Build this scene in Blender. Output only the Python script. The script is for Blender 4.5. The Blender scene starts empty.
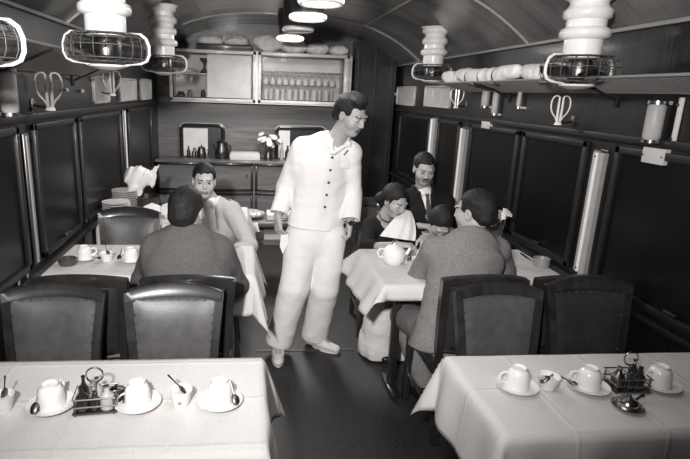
import bpy, bmesh, math, random
import numpy as np
from mathutils import Vector, Matrix
random.seed(7)
PI = math.pi
scene = bpy.context.scene
COL = scene.collection

# ------------------------------------------------------------------ camera
CW, CH, CF, CX = 690, 459, 527.0, 300.0
CPOS = np.array([0, 0, 1.70])
def unit(v):
    v = np.array(v, float); return v/np.linalg.norm(v)
_Y = unit((248-CX, -(90-229.5), -CF))
_D = np.array((230-CX, -(2260-229.5), -CF), float)
_Z = unit(-(_D-_D.dot(_Y)*_Y)); _X = np.cross(_Y, _Z)
RCAM = np.array([_X, _Y, _Z])
def at(px, py, X=None, Y=None, Z=None):
    """world point that the sight line through a photo point meets on a plane of the carriage"""
    d = RCAM@np.array([px-CX, -(py-229.5), -CF])
    for v, i in ((X, 0), (Y, 1), (Z, 2)):
        if v is not None:
            return Vector(CPOS+(v-CPOS[i])/d[i]*d)
cam = bpy.data.cameras.new('camera'); camo = bpy.data.objects.new('camera', cam); COL.objects.link(camo)
cam.sensor_width = 36; cam.lens = CF/CW*36; cam.shift_x = (CW/2-CX)/CW; cam.clip_start = .02
camo.matrix_world = Matrix.Translation(Vector(CPOS)) @ Matrix(RCAM.tolist()).to_4x4()
scene.camera = camo

# ------------------------------------------------------------------ materials
def mat(name, c, rough=.6, metal=0, spec=.5, bump=0, bscale=40, var=0, vscale=8, coat=0, kind=None, trans=0, emit=0, stretch=(1,1,1), bdist=.01):
    m = bpy.data.materials.new(name); m.use_nodes = True
    nt = m.node_tree; N = nt.nodes; L = nt.links
    b = N['Principled BSDF']
    if isinstance(c, (int, float)): c = (c*1.02, c*.985, c*.965)
    col = (*c, 1)
    b.inputs['Base Color'].default_value = col
    b.inputs['Roughness'].default_value = rough
    b.inputs['Metallic'].default_value = metal
    b.inputs['Specular IOR Level'].default_value = spec
    b.inputs['Coat Weight'].default_value = coat
    b.inputs['Coat Roughness'].default_value = .12
    b.inputs['Transmission Weight'].default_value = trans
    if emit:
        b.inputs['Emission Color'].default_value = col; b.inputs['Emission Strength'].default_value = emit
    tc = N.new('ShaderNodeTexCoord'); mp = N.new('ShaderNodeMapping')
    mp.inputs['Scale'].default_value = stretch
    L.new(tc.outputs['Object'], mp.inputs['Vector'])
    if var or kind == 'wood':
        no = N.new('ShaderNodeTexNoise'); no.inputs['Scale'].default_value = vscale; no.inputs['Detail'].default_value = 6
        L.new(mp.outputs['Vector'], no.inputs['Vector'])
        if kind == 'wood':
            no.inputs['Distortion'].default_value = 1.2
        rp = N.new('ShaderNodeValToRGB')
        rp.color_ramp.elements[0].position = .3; rp.color_ramp.elements[1].position = .7
        rp.color_ramp.elements[0].color = tuple(x*(1-var) for x in c)+(1,)
        rp.color_ramp.elements[1].color = tuple(min(1, x*(1+var)) for x in c)+(1,)
        L.new(no.outputs['Fac'], rp.inputs['Fac']); L.new(rp.outputs['Color'], b.inputs['Base Color'])
    if kind == 'linen':                                                   # pressed creases in a grid
        bk = N.new('ShaderNodeTexBrick'); bk.offset = 0; bk.inputs['Scale'].default_value = 1
        bk.inputs['Brick Width'].default_value = .29; bk.inputs['Row Height'].default_value = .23; bk.inputs['Mortar Size'].default_value = .012; bk.inputs['Mortar Smooth'].default_value = 1
        L.new(mp.outputs['Vector'], bk.inputs['Vector'])
        wv = N.new('ShaderNodeTexVoronoi'); wv.inputs['Scale'].default_value = 34; L.new(mp.outputs['Vector'], wv.inputs['Vector'])
        n2 = N.new('ShaderNodeMath'); n2.operation = 'MULTIPLY_ADD'; n2.inputs[1].default_value = .12; L.new(wv.outputs['Distance'], n2.inputs[0]); L.new(bk.outputs['Fac'], n2.inputs[2])
        bp = N.new('ShaderNodeBump'); bp.inputs['Strength'].default_value = .35; bp.inputs['Distance'].default_value = .004
        L.new(n2.outputs[0], bp.inputs['Height']); L.new(bp.outputs['Normal'], b.inputs['Normal']); bump = 0
    if bump:
        n2 = N.new('ShaderNodeTexNoise'); n2.inputs['Scale'].default_value = bscale; n2.inputs['Detail'].default_value = 4
        L.new(mp.outputs['Vector'], n2.inputs['Vector'])
        bp = N.new('ShaderNodeBump'); bp.inputs['Strength'].default_value = bump; bp.inputs['Distance'].default_value = bdist
        L.new(n2.outputs['Fac'], bp.inputs['Height']); L.new(bp.outputs['Normal'], b.inputs['Normal'])
    return m
M = dict(
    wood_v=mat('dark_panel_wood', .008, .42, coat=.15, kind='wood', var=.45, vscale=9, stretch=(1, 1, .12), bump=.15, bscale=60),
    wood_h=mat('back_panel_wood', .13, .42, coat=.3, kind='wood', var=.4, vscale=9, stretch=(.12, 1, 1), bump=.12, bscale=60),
    wood_l=mat('light_frame_wood', .45, .4, coat=.2, kind='wood', var=.25, vscale=10, stretch=(.2, 1, 1)),
    wood_c=mat('chair_wood', .020, .32, coat=.4, kind='wood', var=.4, vscale=14, stretch=(1, 1, .3)),
    wood_k=mat('black_wood', .014, .4, coat=.3, kind='wood', var=.4, vscale=14),
    leather=mat('brown_leather', .068, .40, var=.18, vscale=25, bump=.35, bscale=220, bdist=.002),
    leather_d=mat('dark_leather', .026, .45, var=.2, vscale=25, bump=.3, bscale=220, bdist=.002),
    cloth=mat('white_tablecloth', .60, .85, spec=.2, var=.07, vscale=190, bump=.18, bscale=160, bdist=.004, kind='linen'),
    ccloth=mat('crumpled_cloth', .8, .85, spec=.2, bump=.3, bscale=30, bdist=.01),
    uniform=mat('white_uniform', .74, .8, spec=.2, bump=.4, bscale=11, bdist=.02),
    skin=mat('skin', .36, .5, spec=.4, var=.08, vscale=30),
    skin_w=mat('skin_fair', .42, .5, spec=.4, var=.06, vscale=30),
    lips=mat('lips', .15, .45), brow=mat('brow', .015, .7), eyew=mat('eye_white', .36, .3),
    hair=mat('black_hair', .012, .6, spec=.3, bump=.8, bscale=60, stretch=(3, .6, 1), bdist=.006),
    suit_d=mat('dark_brown_suit', .10, .9, spec=.15, var=.25, vscale=150, bump=.5, bscale=12, bdist=.01),
    suit_g=mat('grey_tweed', .19, .9, spec=.15, var=.3, vscale=170, bump=.5, bscale=12, bdist=.01),
    suit_k=mat('black_suit', .012, .85, spec=.2, bump=.2, bscale=24),
    sweater=mat('light_sweater', .42, .95, spec=.1, var=.1, vscale=120, bump=.3, bscale=28, bdist=.01),
    shirt=mat('white_shirt', .75, .8), tie=mat('tie', .05, .6),
    sari=mat('pale_sari', .7, .7, spec=.3, bump=.3, bscale=18, bdist=.012),
    shoe_w=mat('white_shoe', .62, .6, var=.1), shoe_k=mat('black_shoe', .015, .3),
    china=mat('white_china', .78, .22, spec=.5, coat=.3),
    china_d=mat('dark_pot', .06, .25, coat=.4),
    steel=mat('plated_steel', .55, .22, metal=1), steel_d=mat('dull_steel', .16, .35, metal=1),
    enamel=mat('white_enamel', .8, .35, coat=.3, var=.06, vscale=20),
    wire=mat('white_wire', .75, .4), wire_d=mat('dark_wire', .09, .4), frame_k=mat('window_frame_wood', .008, .5, coat=.08, kind='wood', var=.4, vscale=14),
    blade=mat('fan_blade', .06, .35, metal=.3),
    frost=mat('frosted_glass', .42, .45, var=.12, vscale=6),
    mesh_m=mat('rack_metal', .34, .4, metal=.3),
    floor=mat('floor_lino', .026, .5, var=.7, vscale=70, bump=.1, bscale=120),
    strip=mat('floor_strip', .09, .4, metal=.4),
    ceil=mat('ceiling_paint', .21, .33, coat=.3, var=.45, vscale=2.2, stretch=(.5, 2.5, 1), bump=.4, bscale=3, bdist=.03),
    batten=mat('ceiling_batten', .34, .4),
    cab_in=mat('cabinet_lining', .72, .6, var=.08), curtain=mat('curtain_fabric', .36, .6, spec=.3, var=.08, vscale=30),
    dglass=mat('dark_window_glass', .006, .3, coat=.0, spec=.2),
    paper=mat('plate_white', .6, .6), plastic_k=mat('black_fitting', .01, .35),
    leaf=mat('leaf', .07, .6), petal=mat('petal', .7, .7), bundle=mat('bedding_roll', .8, .85, var=.15, vscale=18, bump=.5, bscale=20),
    bundle_d=mat('dark_bundle', .07, .8), sauce=mat('sauce', .02, .15, coat=.5),
)
def glassmat():
    m = bpy.data.materials.new('clear_glass'); m.use_nodes = True
    nt = m.node_tree; N = nt.nodes; L = nt.links
    out = N['Material Output']; N.remove(N['Principled BSDF'])
    t = N.new('ShaderNodeBsdfTransparent'); t.inputs[0].default_value = (.96, .96, .96, 1)
    g = N.new('ShaderNodeBsdfGlossy'); g.inputs['Roughness'].default_value = .08
    f = N.new('ShaderNodeFresnel'); f.inputs[0].default_value = 1.45
    x = N.new('ShaderNodeMixShader'); L.new(f.outputs[0], x.inputs[0]); L.new(t.outputs[0], x.inputs[1]); L.new(g.outputs[0], x.inputs[2])
    L.new(x.outputs[0], out.inputs[0]); return m
M['glass'] = glassmat()

# ------------------------------------------------------------------ objects
def thing(name, label, cat, loc=(0, 0, 0), rotz=0, group=None):
    o = bpy.data.objects.new(name, None); COL.objects.link(o); o.empty_display_size = .05
    o.location = loc; o.rotation_euler = (0, 0, rotz); o['label'] = label; o['category'] = cat
    if group: o['group'] = group
    return o
def obj(name, bm, m, parent=None, label=None, cat=None, group=None, kind=None, loc=None, rot=None, smooth=True, auto=40):
    if isinstance(bm, bmesh.types.BMesh):
        me = bpy.data.meshes.new(name)
        bmesh.ops.recalc_face_normals(bm, faces=bm.faces)
        if smooth:
            for f in bm.faces: f.smooth = True
            a = math.radians(auto)
            for e in bm.edges:
                if len(e.link_faces) == 2 and e.calc_face_angle(0) > a: e.smooth = False
        bm.to_mesh(me); bm.free()
    else: me = bm
    o = bpy.data.objects.new(name, me); COL.objects.link(o)
    if m is not None:
        me.materials.clear() if len(me.materials) and not isinstance(m, list) else None
        if isinstance(m, list):
            for q in m: me.materials.append(q)
        else: me.materials.append(m)
    if parent: o.parent = parent
    if label: o['label'] = label
    if cat: o['category'] = cat
    if group: o['group'] = group
    if kind: o['kind'] = kind
    if loc is not None: o.location = loc
    if rot is not None: o.rotation_euler = rot
    return o
def struct(name, bm, m, parent=None, **k):
    return obj(name, bm, m, parent, kind=None if parent else 'structure', **k)
def dup(root, loc, rotz=0, label=None, group=None, scale=None):
    r = root.copy(); COL.objects.link(r); r.location = loc; r.rotation_euler = (0, 0, rotz)
    if label: r['label'] = label
    if group: r['group'] = group
    if scale: r.scale = scale
    for ch in list(root.children):
        c = ch.copy(); COL.objects.link(c); c.parent = r
        for g in list(ch.children):
            d = g.copy(); COL.objects.link(d); d.parent = c
    return r

# ------------------------------------------------------------------ shapes (all add to a bmesh)
def NB(): return bmesh.new()
def box(bm, c, s, rot=None, bev=0.0, seg=2):
    t = bmesh.new(); bmesh.ops.create_cube(t, size=1)
    bmesh.ops.scale(t, vec=s, verts=t.verts)
    if bev: bmesh.ops.bevel(t, geom=t.edges[:], offset=bev, segments=seg, affect='EDGES', profile=.5)
    if rot is not None: bmesh.ops.transform(t, matrix=rot if isinstance(rot, Matrix) else Matrix.Rotation(rot, 4, 'Z'), verts=t.verts)
    bmesh.ops.translate(t, vec=c, verts=t.verts)
    me = bpy.data.meshes.new('t'); t.to_mesh(me); t.free(); bm.from_mesh(me); bpy.data.meshes.remove(me)
    return bm
def tube(bm, pts, r, n=10, closed=False, caps=True):
    pts = [Vector(p) for p in pts]; k = len(pts)
    rs = r if isinstance(r, (list, tuple)) else [r]*k
    rings = []; up = None
    for i, p in enumerate(pts):
        if closed: d = pts[(i+1) % k]-pts[i-1]
        else: d = pts[min(i+1, k-1)]-pts[max(i-1, 0)]
        d.normalize()
        if up is None:
            up = Vector((0, 0, 1)) if abs(d.z) < .9 else Vector((1, 0, 0))
        s = d.cross(up); s.normalize(); up = s.cross(d); up.normalize()
        rings.append([bm.verts.new(p+(s*math.cos(2*PI*j/n)+up*math.sin(2*PI*j/n))*rs[i]) for j in range(n)])
    for i in range(k if closed else k-1):
        a, b = rings[i], rings[(i+1) % k]
        for j in range(n):
            bm.faces.new((a[j], a[(j+1) % n], b[(j+1) % n], b[j]))
    if caps and not closed:
        bm.faces.new(rings[0][::-1]); bm.faces.new(rings[-1])
    return bm
def lathe(bm, prof, n=28, c=(0, 0, 0)):
    c = Vector(c); rings = []
    for r, z in prof:
        if r < 1e-5: rings.append([bm.verts.new(c+Vector((0, 0, z)))])
        else: rings.append([bm.verts.new(c+Vector((r*math.cos(2*PI*j/n), r*math.sin(2*PI*j/n), z))) for j in range(n)])
    for a, b in zip(rings, rings[1:]):
        for j in range(n):
            q = []
            if len(a) == 1 and len(b) == 1: break
            if len(a) == 1: q = (a[0], b[(j+1) % n], b[j])
            elif len(b) == 1: q = (a[j], a[(j+1) % n], b[0])
            else: q = (a[j], a[(j+1) % n], b[(j+1) % n], b[j])
            bm.faces.new(q)
    return bm
def arc(c, r, a0, a1, n, u=(1, 0, 0), v=(0, 0, 1)):
    c, u, v = Vector(c), Vector(u), Vector(v)
    return [c+u*(r*math.cos(a0+(a1-a0)*i/n))+v*(r*math.sin(a0+(a1-a0)*i/n)) for i in range(n+1)]
def panel(bm, pts, th):
    """extrude a polygon (list of 3d points) by vector th"""
    a = [bm.verts.new(Vector(p)) for p in pts]; b = [bm.verts.new(Vector(p)+Vector(th)) for p in pts]
    bm.faces.new(a); bm.faces.new(b[::-1]); n = len(a)
    for i in range(n): bm.faces.new((a[i], b[i], b[(i+1) % n], a[(i+1) % n]))
    return bm
def rframe(bm, x0, x1, z0, z1, w, t, y=0, bev=.003):
    """rectangular frame in the XZ plane"""
    box(bm, ((x0+x1)/2, y, z0+w/2), (x1-x0, t, w), bev=bev); box(bm, ((x0+x1)/2, y, z1-w/2), (x1-x0, t, w), bev=bev)
    box(bm, (x0+w/2, y, (z0+z1)/2), (w, t, z1-z0), bev=bev); box(bm, (x1-w/2, y, (z0+z1)/2), (w, t, z1-z0), bev=bev)
    return bm

# ------------------------------------------------------------------ smooth solids for figures and cloth
class Field:
    def __init__(s, lo, hi, h):
        s.lo = np.array(lo, float); s.h = h
        s.n = np.ceil((np.array(hi)-s.lo)/h).astype(int)+1
        s.D = np.full(s.n, 9.0, np.float32)
    def win(s, lo, hi, pad):
        a = np.clip(np.floor((np.array(lo)-pad-s.lo)/s.h).astype(int), 0, s.n)
        b = np.clip(np.ceil((np.array(hi)+pad-s.lo)/s.h).astype(int)+1, 0, s.n)
        if (b <= a).any(): return None, None
        g = [(s.lo[i]+s.h*np.arange(a[i], b[i])).astype(np.float32) for i in range(3)]
        P = np.stack(np.meshgrid(*g, indexing='ij'), -1)
        return (slice(a[0], b[0]), slice(a[1], b[1]), slice(a[2], b[2])), P
    def put(s, sl, d, k, op='add'):
        A = s.D[sl]
        if op == 'add':
            if k > 0:
                q = np.clip(.5+.5*(A-d)/k, 0, 1); s.D[sl] = A*(1-q)+d*q-k*q*(1-q)
            else: s.D[sl] = np.minimum(A, d)
        else:
            d = -d
            if k > 0:
                q = np.clip(.5-.5*(A-d)/k, 0, 1); s.D[sl] = A*(1-q)+d*q+k*q*(1-q)
            else: s.D[sl] = np.maximum(A, d)
    def cone(s, a, b, ra, rb, k=.02, flat=None, op='add', sq=None, squash=1.0, fa=None):
        """tapered limb from a to b; sq = direction in which it is squashed"""
        a = np.array(a, float); b = np.array(b, float); R = max(ra, rb)
        lo, hi = np.minimum(a, b)-R, np.maximum(a, b)+R
        sl, P = s.win(lo, hi, k+3*s.h)
        if sl is None: return
        pa = P-a.astype(np.float32); ba = (b-a)
        if sq is not None:
            u = unit(sq); pu = pa@u.astype(np.float32)
            pa = pa+(pu*(1/squash-1))[..., None]*u.astype(np.float32)
            ba = ba+(ba@u)*(1/squash-1)*u
        bb = ba@ba+1e-9
        t = np.clip((pa@ba.astype(np.float32))/bb, 0, 1)
        d = np.sqrt(((pa-t[..., None]*ba.astype(np.float32))**2).sum(-1))-(ra+(rb-ra)*t)
        if sq is not None: d = d*(.5+.5*squash)
        if flat:
            n = unit(b-a); d = np.maximum(d, (P-b.astype(np.float32))@n.astype(np.float32))
        if fa:
            n = unit(a-b); d = np.maximum(d, (P-a.astype(np.float32))@n.astype(np.float32))
        s.put(sl, d, k, op)
    def ell(s, c, r, R=None, k=.02, op='add'):
        c = np.array(c, float); r = np.array(r, float); mr = r.max()
        sl, P = s.win(c-mr, c+mr, k+3*s.h)
        if sl is None: return
        p = P-c.astype(np.float32)
        if R is not None: p = p@np.array(R, np.float32)
        q = p/r.astype(np.float32); l = np.sqrt((q**2).sum(-1))+1e-6
        l2 = np.sqrt(((q/r.astype(np.float32))**2).sum(-1))+1e-6
        s.put(sl, l*(l-1)/l2, k, op)
    def warp(s, amp, fr, seed=0):
        r = np.random.RandomState(seed); sl, P = s.win(s.lo, s.lo+s.n*s.h, 0)
        if sl is None: return
        w = np.zeros(P.shape[:3], np.float32)
        for i in range(6):
            d = r.normal(size=3); d /= np.linalg.norm(d); w += np.sin(P@(d*fr*(1+.5*r.rand())).astype(np.float32)+r.rand()*6+1.5*np.sin(P@(r.normal(size=3)*fr*.4).astype(np.float32)))
        s.D[sl] += amp*w/2.5
    def crumple(s, amp, fr, seed=0):
        r = np.random.RandomState(seed); sl, P = s.win(s.lo, s.lo+s.n*s.h, 0); w = np.zeros(P.shape[:3], np.float32)
        for i in range(4):
            d = unit(r.normal(size=3)); e = unit(r.normal(size=3)); w += np.abs(np.sin(P@(d*fr*(.7+.8*r.rand())).astype(np.float32)+1.2*np.sin(P@(e*fr*.5).astype(np.float32))+r.rand()*6))-.6
        s.D[sl] += amp*w
    def mesh(s, name, off=(0, 0, 0)):
        D = s.D; n = D.shape
        I = D < 0
        c = [I[i:n[0]-1+i, j:n[1]-1+j, k:n[2]-1+k] for i in (0, 1) for j in (0, 1) for k in (0, 1)]
        cnt = sum(x.astype(np.int8) for x in c); act = (cnt > 0) & (cnt < 8)
        idx = np.full(act.shape, -1, np.int64); cells = np.argwhere(act); idx[act] = np.arange(len(cells))
        acc = np.zeros((len(cells), 3)); num = np.zeros(len(cells))
        corners = [(i, j, k) for i in (0, 1) for j in (0, 1) for k in (0, 1)]
        V = {q: D[cells[:, 0]+q[0], cells[:, 1]+q[1], cells[:, 2]+q[2]] for q in corners}
        for q in corners:
            for ax in range(3):
                if q[ax] == 0:
                    p = list(q); p[ax] = 1; a, b = V[q], V[tuple(p)]
                    cr = (a < 0) != (b < 0); t = np.where(cr, a/(a-b+1e-12), 0)
                    pos = np.array(q, float)[None].repeat(len(cells), 0); pos[:, ax] = t
                    acc[cr] += pos[cr]; num[cr] += 1
        vs = (cells+acc/np.maximum(num, 1)[:, None])*s.h+s.lo-np.array(off)
        F = []
        for ax in range(3):
            u, v = (ax+1) % 3, (ax+2) % 3
            sa = [slice(0, n[i]) for i in range(3)]; sb = list(sa); sa[ax] = slice(0, n[ax]-1); sb[ax] = slice(1, n[ax])
            cr = I[tuple(sa)] != I[tuple(sb)]; e = np.argwhere(cr)
            ok = (e[:, u] > 0) & (e[:, v] > 0) & (e[:, u] < n[u]-1) & (e[:, v] < n[v]-1); e = e[ok]
            ins = I[tuple(e.T)]
            q = []
            for du, dv in ((0, 0), (-1, 0), (-1, -1), (0, -1)):
                g = e.copy(); g[:, u] += du; g[:, v] += dv; q.append(idx[tuple(g.T)])
            q = np.stack(q, 1); q[ins] = q[ins][:, ::-1]; F.append(q[:, ::-1])
        F = np.concatenate(F)
        me = bpy.data.meshes.new(name); me.vertices.add(len(vs)); me.vertices.foreach_set('co', vs.astype(np.float32).ravel())
        me.loops.add(F.size); me.loops.foreach_set('vertex_index', F.ravel().astype(np.int32))
        me.polygons.add(len(F)); me.polygons.foreach_set('loop_start', np.arange(0, F.size, 4, dtype=np.int32))
        me.polygons.foreach_set('loop_total', np.full(len(F), 4, np.int32))
        me.polygons.foreach_set('use_smooth', np.ones(len(F), bool))
        me.update(); me.validate(); return me, vs+np.array(off), F
# ------------------------------------------------------------------ people
def V3(p): return np.array(p, float)
def head_frame(fwd, up):
    y = unit(fwd); z = unit(V3(up)-V3(up).dot(y)*y); x = np.cross(y, z); return np.stack([x, y, z], 1)
def add_hand(F, w, d, pn, curl=.5, s=1.0, thumb=1, spread=.0):
    """wrist w, direction d, palm faces pn, thumb = +1/-1 picks the thumb's side"""
    d = unit(d); pn = unit(V3(pn)-V3(pn).dot(d)*d); t = np.cross(pn, d)*thumb; w = V3(w)
    base = [(.030, .086, .070), (.010, .090, .079), (-.010, .086, .073), (-.029, .078, .057)]
    for i, (o, l, fl) in enumerate(base):
        kn = w+(d*l+t*o)*s
        F.cone(w+t*o*.45*s, kn, .0165*s, .0120*s, k=.012)
        p = kn; a = .25+curl*.5+.06*i; dd = d+t*spread*(1.5-i)*.2; dd = unit(dd)
        for j, fr in enumerate((.44, .31, .25)):
            u = dd*math.cos(a)+pn*math.sin(a); q = p+u*fl*fr*s
            F.cone(p, q, (.0098-.001*j)*s, (.0090-.001*j)*s, k=.003); p = q; a += curl*.95
    b = w+(d*.022+t*.022+pn*.006)*s; m = b+(d*.032+t*.026+pn*.012)*s; e = m+(d*.030+t*.004+pn*(.008+.015*curl))*s
    F.cone(b, m, .0150*s, .0115*s, k=.012); F.cone(m, e, .0112*s, .0085*s, k=.003)
def build_person(label, base, J, skin='skin', hair='short', head=(0, 1, 0), up=(0, 0, 1), sc=1.0, body_h=.0045, top=None, bottom=None,
                 fwd=(0, -1, 0), hands={}, seed=1, shoes=None, width=1.0, legs=True, lids=False):
    root = thing('person', label, 'person', base)
    off = np.array(base, float); fw = unit(fwd)
    R = head_frame(head, up); H = V3(J['head']); hp = lambda x, y, z: H+R@(np.array([x, y, z])*sc)
    pts = np.array([V3(v) for v in J.values()]); lo, hi = pts.min(0)-.17, pts.max(0)+.17
    w = width
    F = Field(lo, hi, body_h)
    # trunk under the clothes
    P, C, N = V3(J['pelvis']), V3(J['chest']), V3(J['neck'])
    F.cone(P, C, .12*w, .13*w, k=.03, sq=fw, squash=.6)
    F.cone(C, N, .11*w, .05*w, k=.04, sq=fw, squash=.7)
    for s in 'LR':
        S, E, Wr = (V3(J[n+s]) for n in ('sh', 'el', 'wr'))
        F.cone(C+(N-C)*.6, S, .05*w, .042*w, k=.03)
        F.cone(S, E, .043*w, .034*w, k=.02); F.cone(E, Wr, .036*w, .0235*w, k=.012, sq=fw, squash=.9)
        if s in hands:
            h = hands[s]; add_hand(F, Wr, h['d'], h['p'], h.get('curl', .5), h.get('s', 1.0), h.get('t', 1))
        if legs:
            Hi, Kn, An = (V3(J[n+s]) for n in ('hip', 'kn', 'an'))
            F.cone(Hi, Kn, .07*w, .048*w, k=.03); F.cone(Kn, An, .048*w, .033*w, k=.02)
            F.cone(An, An+unit(V3(J['toe'+s])-An)*.11-np.array([0, 0, .01]), .034, .028, k=.01)
    # neck and head
    F.cone(N-unit(H-N)*.02, hp(0, -.015, -.05), .056*sc, .052*sc, k=.03)
    e = lambda c, r, k=.012, op='add': F.ell(hp(*c), np.array(r)*sc, R, k, op)
    c_ = lambda a, b, ra, rb, k=.008, op='add': F.cone(hp(*a), hp(*b), ra*sc, rb*sc, k, op=op)
    e((0, -.018, .030), (.073, .095, .082), .02)
    e((0, .030, -.030), (.055, .060, .078), .03)
    e((0, .052, -.088), (.030, .030, .022), .03)
    c_((-.034, .083, .026), (.034, .083, .026), .0095, .0095, .014)
    for s in (-1, 1):
        e((s*.040, .052, -.030), (.022, .026, .024), .025)            # cheek
        e((s*.031, .096, .004), (.017, .014, .0105), .010, 'sub')
        e((s*.031, .0765, .004), (.0135, .0125, .0105), .002)
        e((s*.010, .096, -.029), (.006, .008, .006), .006)
        e((s*.074, -.006, -.006), (.009, .020, .032), .006)             # ear
        e((s*.083, -.001, -.004), (.007, .011, .019), .004, 'sub')
    c_((0, .088, .014), (0, .106, -.024), .0070, .0092, .010)
    c_((-.019, .085, -.055), (.019, .085, -.055), .0062, .0062, .005); c_((-.015, .084, -.066), (.015, .084, -.066), .0068, .0068, .004)
    me, vs, fs = F.mesh('body', off)
    b = obj('body', me, [M[skin], M['lips'], M['brow'], M['eyew']], root)
    cen = vs[fs].mean(1); L = (cen-H)@R/sc
    mi = np.zeros(len(fs), np.int32); fr = L[:, 1] > .05
    mi[fr & (np.abs(L[:, 0]) < .024) & (L[:, 2] < -.049) & (L[:, 2] > -.073) & (L[:, 1] > .078)] = 1
    ax = np.abs(L[:, 0])
    ey = fr & (((ax-.031)/.0135)**2+((L[:, 2]-.004)/.0058)**2 < 1); mi[ey] = 3
    mi[ey & (((ax-.031)/.0068)**2+((L[:, 2]-.004)/.0075)**2 < 1)] = 2
    mi[ey & (L[:, 2] > .0075)] = 2
    mi[fr & (ax > .014) & (ax < .044) & (np.abs(L[:, 2]-.0240+.12*(ax-.03)**2*20) < .0034)] = 2
    if lids:
        mi[ey] = 0; mi[ey & (L[:, 2] < .0012) & (L[:, 2] > -.0032)] = 2
    if hair == 'tash': mi[fr & (ax < .026) & (np.abs(L[:, 2]+.0455) < .0045)] = 2
    me.polygons.foreach_set('material_index', mi)
    # hair
    HF = Field(H-.2*sc, H+.2*sc, .0045)
    he = lambda c, r, k=.01, op='add': HF.ell(hp(*c), np.array(r)*sc, R, k, op)
    he((0, -.024, .036), (.0795, .100, .090), .01)
    he((0, -.070, -.020), (.066, .050, .060), .03)
    if hair == 'woman':
        he((.02, -.118, -.045), (.052, .042, .048), .015); he((0, -.035, .02), (.084, .070, .072), .02)
    if hair == 'bob': he((0, -.03, -.01), (.088, .085, .085), .02)
    if hair == 'wave':
        he((.012, .035, .100), (.055, .045, .024), .02); he((-.02, -.01, .11), (.05, .06, .02), .02)
    he((0, .095, -.022), (.066, .062, .094), .010, 'sub')
    if hair not in ('woman', 'bob'):
        for s in (-1, 1): he((s*.080, .005, -.045), (.03, .045, .055), .008, 'sub')
        he((0, -.03, -.118), (.12, .12, .062), .01, 'sub')
    if hair in ('short', 'tash', 'wave'):
        for s in (-1, 1): he((s*.052, .078, .050), (.026, .034, .030), .012, 'sub')
    HF.warp(.0016, 90, seed)
    hm, _, _ = HF.mesh('hair', off); obj('hair', hm, M['hair'], root)
    if top: top(root, off, J, fw, lo, hi, w)
    if bottom: bottom(root, off, J, fw, lo, hi, w)
    if shoes:
        for s in 'LR':
            A, T = V3(J['an'+s]), V3(J['toe'+s]); d = unit((T-A)*[1, 1, 0]); g = J.get('ground', 0)
            G = Field(np.minimum(A, T)-.12, np.maximum(A, T)+.12, .004)
            z = np.array([0, 0, 1.]); o = A*[1, 1, 0]; sd = np.cross(d, z)
            G.cone(o-d*.035+z*.045, o+d*.06+z*.045, .040, .040, k=.02, sq=sd, squash=.85)
            G.cone(o+d*.05+z*.042, o+d*.165+z*.030, .040, .033, k=.03, sq=z, squash=.75)
            G.cone(o-d*.02+z*.06, A*[1, 1, 0]+z*.095-d*.01, .040, .041, k=.02, flat=True)
            sl, Pp = G.win(G.lo, G.lo+G.n*G.h, 0)
            G.D[sl] = np.maximum(G.D[sl], .002-Pp[..., 2])
            sm, _, _ = G.mesh('shoe', off); obj('shoe', sm, M[shoes], root)
            S = NB(); n = 28
            ol = []
            for i in range(n):
                a = 2*PI*i/n; ca = math.cos(a); l = .115 if ca > 0 else .09
                ol.append(Vector(o+d*(.062+l*ca+.012)+sd*(.040*math.sin(a)*(1.06 if ca > 0 else .85)))-Vector(off)+Vector((0, 0, .001)))
            panel(S, ol, (0, 0, .012)); obj('sole', S, M['shoe_k'] if shoes == 'shoe_k' else M['shoe_w'], root)
    return root
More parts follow.
